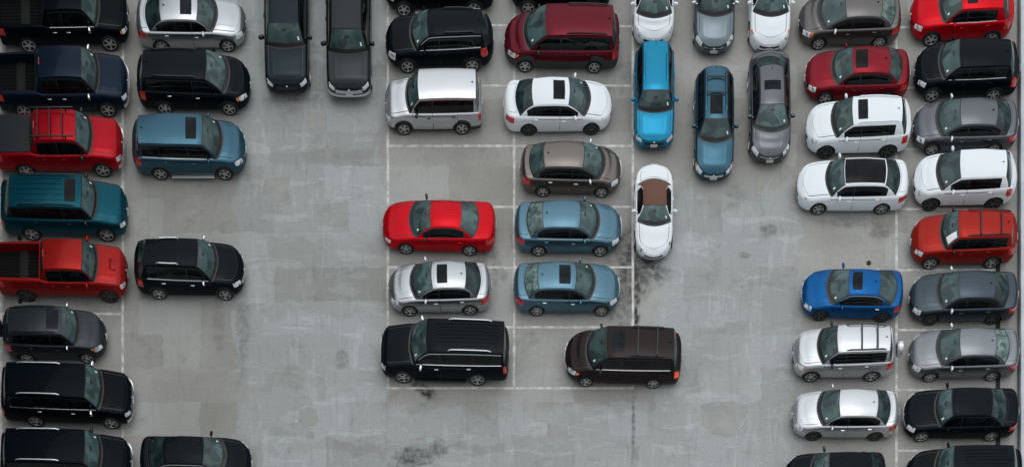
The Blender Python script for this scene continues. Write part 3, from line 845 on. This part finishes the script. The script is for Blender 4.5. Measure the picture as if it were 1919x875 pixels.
def vl(x, y0, y1, w=4.8):
    k = len(lv); h = w/2; n = max(1, int((y1-y0)/40))
    a = [(gx(x - h) + random.uniform(-.006, .006), gy(y0 + (y1-y0)*i/n), .004) for i in range(n+1)]
    b = [(gx(x + h) + random.uniform(-.006, .006), gy(y0 + (y1-y0)*i/n), .004) for i in range(n+1)]
    lv.extend(a + b)
    for i in range(n): lf.append((k+i, k+i+1, k+n+2+i, k+n+1+i))
vl(230, -160, 850); vl(2, -160, 850)
vl(727, -160, 729); vl(963.5, -160, 729); vl(1186, -160, 729); vl(1680, -160, 960)
for y in (-178, -65, 48, 161, 274, 388, 501, 613, 727):
    hl(729.6, 961, y); hl(966, 1183.5, y if y != 48 else 50)
for y in (-120, -2, 116, 234, 352, 470, 588, 706, 824): hl(4.6, 227.5, y)
for y in (-62, 52, 165, 280, 392, 506, 618, 730.5, 844): hl(1682.5, 1868, y)
ln = mesh_obj('painted_lines', lv, lf, [LM], smooth=False); tag(ln, kind='structure')

def patch_material(name, c0, c1):
    m, nt, b = new_mat(name); N = nt.nodes; L = nt.links
    tc = N.new('ShaderNodeTexCoord'); n = N.new('ShaderNodeTexNoise'); n.inputs['Scale'].default_value = 1.6; n.inputs['Detail'].default_value = 8; n.inputs['Roughness'].default_value = .65
    L.new(tc.outputs['Object'], n.inputs['Vector']); cr = N.new('ShaderNodeValToRGB')
    cr.color_ramp.elements[0].position = .35; cr.color_ramp.elements[1].position = .65
    cr.color_ramp.elements[0].color = (*c0, 1); cr.color_ramp.elements[1].color = (*c1, 1)
    L.new(n.outputs[0], cr.inputs[0]); L.new(cr.outputs[0], b.inputs['Base Color']); b.inputs['Roughness'].default_value = .85
    return m
PM = patch_material('bare_concrete_patch', (.235, .238, .228), (.29, .293, .28))
PE = patch_material('pale_patch_rim', (.29, .31, .31), (.36, .385, .385))
pv, pf, pm = [], [], []
def poly(pts, rim=1.0):
    pts2 = []
    for (a, b) in zip(pts, pts[1:] + pts[:1]):
        n = max(1, int(math.hypot(b[0]-a[0], b[1]-a[1])/3.5))
        for i in range(n): pts2.append((a[0] + (b[0]-a[0])*i/n + random.uniform(-1.1, 1.1), a[1] + (b[1]-a[1])*i/n + random.uniform(-1.1, 1.1)))
    cx = sum(p[0] for p in pts2)/len(pts2); cy = sum(p[1] for p in pts2)/len(pts2)
    k = len(pv); pv.extend([(gx(p[0]), gy(p[1]), .006) for p in pts2]); pf.append(tuple(range(k, k+len(pts2)))[::-1]); pm.append(0)
    if rim:
        k = len(pv); n = len(pts2)
        out = []
        for p in pts2:
            d = math.hypot(p[0]-cx, p[1]-cy); e = rim*random.uniform(-.8, 2.2)
            out.append((p[0] + (p[0]-cx)/d*e, p[1] + (p[1]-cy)/d*e))
        pv.extend([(gx(p[0]), gy(p[1]), .0035) for p in out]); pf.append(tuple(range(k, k+n))[::-1]); pm.append(1)
poly([(576, 209), (608, 211), (606, 241), (574, 242)], .6)
poly([(497, 330), (543, 332), (542, 352), (547, 383), (524, 390), (508, 383), (491, 362)])
poly([(624, 398), (636, 393), (650, 398), (652, 420), (640, 426), (622, 422)], .6)
poly([(561, 765), (578, 761), (595, 768), (597, 790), (588, 799), (566, 797), (560, 788)], 1.6)
poly([(573, 810), (587, 808), (589, 822), (574, 824)], .3)
poly([(1025, 793), (1064, 794), (1066, 829), (1045, 833), (1026, 828)])
poly([(1311, 759), (1335, 752), (1372, 751), (1402, 758), (1404, 775), (1385, 800), (1370, 818), (1335, 814), (1316, 796)], 1.4)
random.seed(11)
po = mesh_obj('pavement_patches', pv, pf, [PM, PE], midx=pm, smooth=False); tag(po, kind='structure')

# parapet wall along the right edge
CW = patch_material('pale_wall_concrete', (.40, .44, .47), (.50, .54, .57))
bm = bmesh.new(); x0 = gx(1909); bbox_bm(bm, Vector((x0 + .55, 0, .16)), (1.1, 70, .32), bev=.03)
wl = bm_obj('parapet_wall', bm, [CW]); tag(wl, 'long pale grey concrete parapet wall running along the right edge of the deck', 'wall')
bm = bmesh.new(); bbox_bm(bm, Vector((x0 - .035, 0, .03)), (.06, 69.8, .06), bev=.01)
cv = bm_obj('wall_base_joint', bm, [simple('joint_filler', (.07, .075, .08), .8)], wl)
# unseen dark building, added to shade the left side and darken roof reflections
bx = -26.9; bh = 26
bld = link(bpy.data.objects.new('unseen_shade_building', None)); bld.location = (bx - 7, 4, 0)
tag(bld, 'added unseen dark building that shades the left cars and reflects in their roofs', 'building')
bm = bmesh.new(); bbox_bm(bm, Vector((0, 0, bh/2)), (13.6, 70, bh)); bm_obj('wall', bm, [simple('dark_facade', (.035, .036, .037), .8)], bld, smooth=False)
bm = bmesh.new(); bbox_bm(bm, Vector((0, 0, bh + .15)), (14.2, 70.6, .3), bev=.03); bm_obj('roof', bm, [simple('dark_roofing', (.05, .05, .05), .9)], bld, smooth=False)
wmat = simple('shade_building_window', (.008, .012, .014), .1)
for fl in range(7):
    for k in range(17):
        bm = bmesh.new(); bbox_bm(bm, Vector((6.82, -32 + k*4, 2.2 + fl*3.5)), (.06, 2.6, 1.7)); bm_obj('window', bm, [wmat], bld, smooth=False)
# drain channel between the stalls and the wall
DR = simple('drain_grating', (.012, .012, .013), .7)
bm = bmesh.new(); bbox_bm(bm, Vector((gx(1870), gy(690), .004)), (.20, 9.6, .012))
for k in range(60): bbox_bm(bm, Vector((gx(1870), gy(690) - 4.7 + k*.158, .012)), (.17, .03, .008))
dr = bm_obj('drain_channel', bm, [DR], smooth=False); tag(dr, 'dark narrow drain channel grating in the deck behind the cars by the right wall', 'drain')
def floor_drain(px, py, label, r=.085):
    bm = bmesh.new(); bmesh.ops.create_cone(bm, cap_ends=True, segments=20, radius1=r*1.25, radius2=r, depth=.05)
    bmesh.ops.translate(bm, verts=bm.verts, vec=(0, 0, .026))
    for k in range(-2, 3): bbox_bm(bm, Vector((0, k*r*.36, .052)), (r*1.3, .012, .012))
    o = bm_obj('floor_drain', bm, [DR]); o.location = (gx(px), gy(py), 0); tag(o, label, 'drain', 'small black floor drains')
floor_drain(1628, 493, 'small round black floor drain just above the bright blue coupe')
floor_drain(37, 447, 'small round black floor drain by the rear wheel of the teal SUV')
floor_drain(38, 565, 'small round black floor drain under the red pickup with hood scoop')

# ================================================================ the cars
BLACK = paint((.0006, .0030, .0055), 0, .32, .05, .04); BLACKB = paint((.0018, .0046, .0072), 0, .33, .06, .05)
WHITE = paint((.70, .75, .785), 0, .4); SILVER = paint((0.4900, 0.5145, 0.5355), .75, .27)
SILVERD = paint((0.3840, 0.4096, 0.4288), .9, .27)
NAVY = paint((.004, .012, .026), .3, .27); TEAL = paint((0.0011, 0.0545, 0.0798), .6, .27)
STEEL = paint((0.0379, 0.0971, 0.1394), .8, .27); BLUEG = paint((0.0804, 0.1594, 0.2125), .8, .27)
RED = paint((0.4592, 0.0016, 0.0082), .45, .27); REDT = paint((.46, .004, .010), .4, .27); REDO = paint((0.2754, 0.0092, 0.0077), .45, .27)
ORED = paint((0.2722, 0.0135, 0.0086), .4, .27); DKRED = paint((.17, .008, .016), .6, .27); MAROON = paint((0.0990, 0.0072, 0.0144), .5, .27)
TAUPE = paint((0.1389, 0.1250, 0.1156), .85, .27); CIVG = paint((0.1120, 0.1080, 0.1080), .85, .27)
GREY = paint((0.1050, 0.1162, 0.1275), .85, .27); GRAPH = paint((0.0250, 0.0280, 0.0320), .7, .27); SLATE = paint((0.0464, 0.0627, 0.0770), .8, .27)
LGREY = paint((0.1674, 0.1829, 0.1984), .85, .27); BROWN = paint((0.0181, 0.0126, 0.0131), .5, .27); DGREY = paint((.030, .037, .044), .6, .27)
BRIGHT = paint((0.0125, 0.1934, 0.3312), .6, .27); COBALT = paint((0.0040, 0.0788, 0.2460), .6, .27); VWG = paint((0.1200, 0.1500, 0.1688), .85, .27)
DBLUE = paint((0.0130, 0.0204, 0.0259), .6, .27); RTRUCK = paint((0.3213, 0.0023, 0.0092), .45, .27)
ROOFGL = G_DARK

g1 = 'cars parked facing the aisle'
# ---- far left column, noses to the right
car('pickup_truck', 'black crew cab pickup with chrome mirror, topmost of the far left column', 'pickup truck', 'pickup', 'E', 2.03, BLACK,
    (242, 183, 151, 82, 78, -2), wf=(206, 84), wr=(54, 87), mirror=CHROME, chrome_line=True, handle=SILV, amber=True, chrome_nose=True, group=g1)
car('pickup_truck', 'dark navy crew cab pickup with chrome mirrors and chrome front bumper', 'pickup truck', 'pickup', 'E', 2.03, NAVY,
    (242, 183, 150, 72, 68, -4), wf=(202, 208), wr=(45, 210), mirror=CHROME, handle=SILV, chrome_bumper=True, bars=True, xB=-.05, group=g1)
car('pickup_truck', 'red pickup with a black rack on its cab and a black covered bed', 'pickup truck', 'pickup', 'E', 1.95, RTRUCK,
    (232, 170, 140, 62, 58, -6), wf=(193, 321), wr=(49, 322), mirror=TRIM, tonneau=True, rack=True, chrome_bumper=True, H=1.82, rw=.66, group=g1)
car('suv', 'teal blue long SUV with sunroof parked between the two red pickups', 'SUV', 'bigsuv', 'E', 1.95, TEAL,
    (240, 179, 151, 17, 8, 3), wf=(200, 442), wr=(60, 440), H=1.82, sunroof=(120, 139), rails=(140, 30, TRIM), mirror=TRIM, ribs=5, rw=.70, group=g1)
car('pickup_truck', 'red pickup with hood scoop, red mirrors and an open black bed', 'pickup truck', 'pickup', 'E', 1.90, REDO,
    (240, 180, 152, 80, 76, -3), wf=(205, 557), wr=(50, 555), H=1.80, scoop=True, drim=True, spokes=6, rw=.64, handle=REDO, group=g1)
car('suv', 'small dark grey SUV with a black spare wheel on its tail', 'SUV', 'suv', 'E', 1.80, DGREY,
    (200, 146, 113, 16, 9, 6), wf=(164, 672.5), wr=(51, 672), sunroof=(86, 106), rails=(105, 20, TRIM), spare=TRIM, amber=True, mirror=CHROME, bow=.2, group=g1)
car('suv', 'large black SUV with chrome front, below the small dark grey SUV with spare wheel', 'SUV', 'bigsuv', 'E', 2.03, BLACK,
    (250, 190, 158, 10, 6, 4), wf=(209, 794), wr=(67, 790), rails=(110, 29, SILV), mirror=CHROME, chrome_line=True, chrome_bumper=True, chrome_nose=True, handle=SILV, fin=True, group=g1)
car('suv', 'large black SUV with silver roof rails, bottommost of the far left column', 'SUV', 'bigsuv', 'E', 2.03, BLACK,
    (248, 188, 157, 9, 5, 3), wf=(207, 914), wr=(66, 911), rails=(109, 28, SILV), mirror=TRIM, chrome_line=True, chrome_nose=True, chrome_bumper=True, group=g1)
# ---- second column from the left
car('sedan_car', 'silver sedan with sunroof, topmost of the second column from the left', 'car', 'sedan', 'E', 1.83, SILVERD,
    (461, 403, 368, 301, 274, 255), wf=(427, 88), wr=(303, 88.5), sunroof=(337, 356), chrome_line=True, mirror=SILV, xB=.0, group=g1)
car('suv', 'black rounded SUV with orange front lamp below the silver sedan on the left', 'SUV', 'suv', 'E', 1.92, BLACKB,
    (470, 426, 385, 268, 260, 257), wf=(430, 206), wr=(309, 205), H=1.72, rw=.66, amber=True, handle=SILV, rails=(366, 280, TRIM), ribs=0, group=g1)
car('suv', 'steel blue three-row SUV with sunroof and silver running board', 'SUV', 'suv', 'E', 1.97, STEEL,
    (462, 413, 377, 259, 252, 248), wf=(421.5, 327.5), wr=(301, 327.5), H=1.76, rw=.67, sunroof=(347, 365), chrome_line=True, step=SILV, chrome_nose=True, group=g1)
car('suv', 'black SUV with short silver roof rails and a slotted chrome grille', 'SUV', 'suv', 'E', 1.94, BLACKB,
    (459, 404, 369, 273, 257, 252), wf=(422, 553.5), wr=(298, 552), H=1.75, rw=.60, rails=(333, 291, SILV), chrome_line=True, bars=True, mirror=CHROME, handle=SILV, chrome_nose=True, fin=True, group=g1)
car('sedan_car', 'black sedan cut off by the bottom edge, bottommost of the second column from left', 'car', 'sedan', 'E', 1.83, BLACKB,
    (472, 420, 380, 308, 281, 262), wf=(435, 908), wr=(315, 906), chrome_loop=True, chrome_nose=True, paper=False, group=g1)
# ---- two trucks facing down
car('pickup_truck', 'dark blue-black pickup facing down with black bumper, left of the charcoal pickup', 'pickup truck', 'pickup', 'S', 1.98, DBLUE,
    (177, 88, 40, -48, -54, -118), cx=538, yaw=0, chrome_nose=False, mirror=TRIM, H=1.9, rw=.70, fplate=False, sticker=True, group='pickups facing down at the top of the photo')
car('pickup_truck', 'charcoal pickup facing down with chrome grille and bumper', 'pickup truck', 'pickup', 'S', 2.0, GRAPH,
    (184, 99, 52, -38, -44, -112), cx=654, yaw=0, bars=True, chrome_bumper=True, mirror=TRIM, H=1.92, rw=.70, group='pickups facing down at the top of the photo')
# ---- centre block, first column, noses to the left
g2 = 'cars in the centre block'
car('suv', 'black SUV at the top edge, above the black SUV with chrome window outline', 'SUV', 'suv', 'W', 1.92, BLACK,
    (720, 770, 800, 905, 922, 927), wf=(757, 20), wr=(888, 18), H=1.74, rw=.64, step=SILV, group=g2)
car('suv', 'black compact SUV with chrome window outline above the white boxy SUV', 'SUV', 'suv', 'W', 1.84, BLACKB,
    (723, 772, 802, 903, 916, 925), wf=(763.6, 126.5), wr=(885, 124.5), zr=.62, nr=2.6, rw=.58, rails=(830, 888, TRIM), chrome_line=True, chrome_loop=True, hl=(1.6, 2.1), clad=True, group=g2)
car('suv', 'white boxy SUV with dark lower edge and upright windows', 'SUV', 'box', 'W', 1.815, SILVER,
    (722, 764, 784, 891, 898, 904), wf=(757, 243.5), wr=(866, 242.5), H=1.79, rw=.64, clad2=True, mirror=TRIM, handle=TRIM, sticker=True, fin=True, group=g2)
car('coupe_car', 'bright red two-door coupe with black mirrors in the centre block', 'car', 'coupe', 'W', 1.85, RED,
    (717, 771, 808, 861, 895, 929), wf=(761, 467.5), wr=(880, 470.5), mirror=TRIM, amber=False, rglass=G_WIND, fin=False, hlmat=LAMP, hl=(1.7, 1.95), hly=(.7, .93), fplate=False, group=g2)
car('sedan_car', 'silver sedan with black sunroof right below the bright red coupe', 'car', 'sedan', 'W', 1.80, SILVERD,
    (728, 773, 810, 870, 899, 920), wf=(768, 584), wr=(881, 582.5), sunroof=(821, 838), H=1.46, rw=.58, mirror=SILV, group=g2)
car('suv', 'large black SUV with silver roof rails below the silver sedan', 'SUV', 'bigsuv', 'W', 2.03, BLACKB,
    (714, 770, 800, 945, 950, 954), wf=(755.6, 708), wr=(895, 712.5), rails=(840, 921, SILV), ribs=7, chrome_line=True, chrome_loop=True, mirror=CHROME, handle=SILV, chrome_nose=True, step=TRIM, group=g2)
# ---- centre block, second column
car('suv', 'black SUV cut off by the top edge, directly above the maroon minivan', 'SUV', 'suv', 'W', 1.90, BLACK,
    (955, 1005, 1038, 1125, 1140, 1146), wf=(990, 17), wr=(1110, 16), H=1.72, group=g2)
car('minivan', 'maroon minivan with grey lower sides and black roof rails', 'minivan', 'van', 'W', 1.95, MAROON,
    (945, 985, 1024, 1148, 1156, 1161), wf=(984, 126), wr=(1113.5, 128), H=1.76, lower=CLAD, clad2=True, rails=(1062, 1139, TRIM), amber=True, mirror=TRIM, group=g2)
car('sedan_car', 'white sedan with sunroof facing right in the centre block', 'car', 'sedan', 'E', 1.82, WHITE,
    (1146, 1102, 1066, 1000, 968, 944), wf=(1108, 244), wr=(991, 245), sunroof=(1037, 1056), rw=.59, spokes=7, drim=True, fin=False, group=g2)
car('sedan_car', 'taupe grey-brown small sedan with chrome handles facing right', 'car', 'sedan', 'E', 1.70, TAUPE,
    (1164, 1130, 1093, 1022, 994, 975), wf=(1127, 362), wr=(1017, 360.5), H=1.51, rw=.56, r=.31, handle=SILV, mirror=SILV, rglass=G_WIND, chrome_nose=True, group=g2)
car('sedan_car', 'light blue sedan with dark rear pillar and no sunroof facing right', 'car', 'sedan', 'E', 1.82, BLUEG,
    (1165, 1119, 1086, 1020, 989, 964), wf=(1125, 472), wr=(1009.7, 471.5), H=1.47, rw=.59, rglass=G_REARL, chrome_line=True, chrome_nose=True, group=g2)
car('sedan_car', 'light blue sedan with a black sunroof facing right', 'car', 'sedan', 'E', 1.80, BLUEG,
    (1161, 1111, 1078, 1011, 985, 962), wf=(1127, 584), wr=(1006, 584), sunroof=(1048, 1067), rw=.58, rglass=G_REARL, spokes=7, chrome_nose=True, handle=SILV, group=g2)
car('minivan', 'dark brown minivan with roof bars and a lit red tail lamp', 'minivan', 'van', 'W', 1.96, BROWN,
    (1058, 1102, 1138, 1262, 1270, 1277), wf=(1098, 716.5), wr=(1224, 720), H=1.74, chrome_line=True, rails=(1182, 1247, TRIM), bars_at=(1196, 1232), sunroof=(1150, 1171), amber=True, chrome_nose=True, bars=True, tlmat=REDLIT, mirror=TRIM, group=g2)
# ---- vertical lane
g3 = 'cars standing nose down in the lane'
car('sedan_car', 'white car cut off by the top edge, standing behind the bright blue hatchback', 'car', 'sedan', 'S', 1.83, WHITE,
    (88, 30, -12, -62, -92, -118), cx=1225, group=g3)
car('sedan_car', 'grey-blue car with black grille between two white cars at the top edge', 'car', 'sedan', 'S', 1.82, VWG,
    (104, 27, -14, -64, -94, -116), cx=1339, mirror=SILV, chrome_nose=True, group=g3)
car('sedan_car', 'white car at the top edge, nose to the dark grey sedan with sunroof', 'car', 'sedan', 'S', 1.83, WHITE,
    (100, 27, -14, -64, -94, -118), cx=1443, amber=True, grille=GREY, group=g3)
car('hatchback_car', 'bright blue boxy hatchback facing down', 'car', 'box', 'S', 1.80, BRIGHT,
    (281, 208, 167, 75, 72, 88), cx=1226, H=1.60, rw=.60, fplate=True, b0=.98, zc=1.04, zh=.90, clad=False, grille=TRIM, rails=(150, 96, BRIGHT), bumper=TRIM, yaw=0, zf=.55, nf=2.8, over=(.80, .78), fin=True, group=g3)
car('station_wagon', 'dusty blue station wagon with roof crossbars and sunroof facing down', 'car', 'wagon', 'S', 1.76, STEEL,
    (339, 263, 220, 122, 117, 131), cx=1338.5, sunroof=(178, 209), srv=.42, bars_at=(145, 174), rails=(205, 132, STEEL), amber=True, H=1.50, rw=.54, mirror=STEEL, hl=(1.62, 2.0), grille=SILV, group=g3)
car('sedan_car', 'dark grey sedan with sunroof facing down and black lower front', 'car', 'sedan', 'S', 1.83, GREY,
    (308, 243, 193, 124, 103, 92), cx=1443, sunroof=(150, 167), rw=.58, chrome_nose=True, yaw=1, group=g3)
car('roadster_car', 'white two-seat roadster with a brown soft top facing down', 'car', 'roadster', 'S', 1.72, WHITE,
    (489, 419, 382, 352, 337, 306), cx=1225.5, soft=True, roofmat=CLOTH, rw=.50, fplate=False, over=(.85, .9), group=g3)
# ---- right block, inner column
g4 = 'cars in the two right columns'
car('sedan_car', 'grey-brown sedan with orange side lamp, topmost of the inner right column', 'car', 'sedan', 'W', 1.75, CIVG,
    (1497, 1536, 1587, 1651, 1676, 1689), wf=(1534, 84), wr=(1647.5, 81.5), H=1.44, rw=.56, r=.32, amber=True, rglass=G_REARL, mirror=SILV, spokes=7, group=g4)
car('sedan_car', 'dark red sedan with sunroof above the white compact SUV with black wheel arches', 'car', 'sedan', 'W', 1.76, DKRED,
    (1508, 1562, 1600, 1666, 1689, 1705), wf=(1546, 186.6), wr=(1662, 185.5), H=1.46, rw=.57, sunroof=(1608, 1627), rglass=G_WIND, chrome_nose=True, group=g4)
car('suv', 'white compact SUV with black wheel arches and a narrow black sunroof', 'SUV', 'suv', 'W', 1.84, WHITE,
    (1509, 1562, 1599, 1690, 1700, 1706), wf=(1547, 288), wr=(1663, 286), H=1.66, sunroof=(1611, 1627), rails=(1610, 1688, WHITE), mirror=WHITE, drim=True, cpil=.3, group=g4)
car('sedan_car', 'white sedan with a fully black glass roof', 'car', 'sedan', 'W', 1.83, WHITE,
    (1493, 1552, 1584, 1660, 1685, 1702), wf=(1533.6, 393.4), wr=(1652, 393), H=1.455, rw=.58, panoglass=True, drim=False, fplate=False, cpil=.2, group=g4)
car('coupe_car', 'bright blue coupe with a dark sunroof and white front strip', 'car', 'coupe', 'W', 1.80, COBALT,
    (1502, 1553, 1593, 1647, 1679, 1693), wf=(1537, 593), wr=(1653, 596), sunroof=(1602, 1617), H=1.40, rw=.55, drim=True, chrome_nose=True, handle=SILV, chrome_loop=True, rglass=G_WIND, group=g4)
car('suv', 'silver-white compact SUV with roof bars and a spare wheel cover', 'SUV', 'suv', 'W', 1.82, SILVER,
    (1484, 1536, 1571, 1668, 1674, 1678), wf=(1519.5, 707), wr=(1633, 706), rails=(1588, 1662, TRIM), bars_at=(1615.5, 1645), spare=SILVER, amber=True, mirror=TRIM, clad=False, rw=.59, group=g4)
car('sedan_car', 'silver-white sedan with black wheels below the SUV with spare wheel cover', 'car', 'sedan', 'W', 1.78, SILVER,
    (1484, 1536, 1575, 1643, 1667, 1684), wf=(1524, 818), wr=(1639.5, 818.5), H=1.45, rw=.58, drim=True, handle=CHROME, mirror=SILVER, group=g4)
car('sedan_car', 'black sedan cut off by the bottom edge, bottommost of the inner right column', 'car', 'sedan', 'W', 1.82, BLACKB,
    (1470, 1523, 1556, 1632, 1650, 1661), wf=(1512, 936), wr=(1628, 935), rw=.57, mirror=TRIM, group=g4)
# ---- right block, outer column
car('suv', 'bright red compact SUV with sunroof, topmost of the outer right column', 'SUV', 'suv', 'W', 1.84, RED,
    (1705, 1764, 1804, 1880, 1893, 1900), wf=(1745, 76), wr=(1857, 74), H=1.67, zr=.62, nr=2.7, sunroof=(1816, 1833), chrome_line=True, cpil=.3, pillar_tail=False, group=g4)
car('suv', 'black compact SUV with tall red tail lamps beside the right wall', 'SUV', 'suv', 'W', 1.83, BLACKB,
    (1712, 1763, 1800, 1894, 1903, 1910), wf=(1746.7, 180.7), wr=(1861, 180), H=1.66, chrome_line=True, pillar_tail=True, chrome_nose=True, group=g4)
car('sedan_car', 'dark grey sedan by the right wall, between a black SUV and a white SUV', 'car', 'sedan', 'W', 1.80, GREY,
    (1711, 1758, 1802, 1867, 1893, 1908), wf=(1746, 282), wr=(1862, 281), H=1.45, rw=.58, mirror=SILV, group=g4)
car('suv', 'white compact SUV with plain white roof right beside the wall', 'SUV', 'suv', 'W', 1.86, WHITE,
    (1711, 1759, 1801, 1886, 1897, 1904), wf=(1744, 385.7), wr=(1861, 384), H=1.64, zr=.6, nr=2.7, drim=True, cpil=.25, group=g4)
car('suv', 'orange-red SUV with black crossbars and a white paper behind its windshield', 'SUV', 'suv', 'W', 1.78, ORED,
    (1706, 1766, 1798, 1896, 1901, 1905), wf=(1743, 495), wr=(1858.4, 493.5), H=1.67, rw=.60, bars_at=(1839, 1878), rails=(1815, 1895, TRIM), paper=True, mirror=TRIM, group=g4)
car('sedan_car', 'slate blue-grey sedan beside the right wall below the orange-red SUV', 'car', 'sedan', 'W', 1.80, SLATE,
    (1704, 1760, 1799, 1863, 1889, 1908), wf=(1743.5, 601.7), wr=(1860, 600), H=1.46, rw=.58, drim=True, mirror=SILV, group=g4)
car('sedan_car', 'light grey sedan with pale green rear window beside the right wall', 'car', 'sedan', 'W', 1.82, LGREY,
    (1703, 1759, 1801, 1865, 1890, 1910), wf=(1742.7, 707.8), wr=(1859, 706), H=1.45, rw=.59, rglass=G_REARL, mirror=SILV, group=g4)
car('sedan_car', 'large black sedan with red tail lamps below the light grey sedan', 'car', 'sedan', 'W', 1.88, BLACKB,
    (1693, 1756, 1786, 1858, 1885, 1909), wf=(1727, 820), wr=(1857.4, 818.5), H=1.49, rw=.60, r=.35, chrome_nose=True, bars=True, group=g4)
car('minivan', 'black minivan with ribbed roof cut off by the bottom edge in the right corner', 'minivan', 'van', 'W', 1.98, BLACKB,
    (1696, 1756, 1790, 1900, 1908, 1914), wf=(1734, 938), wr=(1860, 937), ribs=7, H=1.75, group=g4)
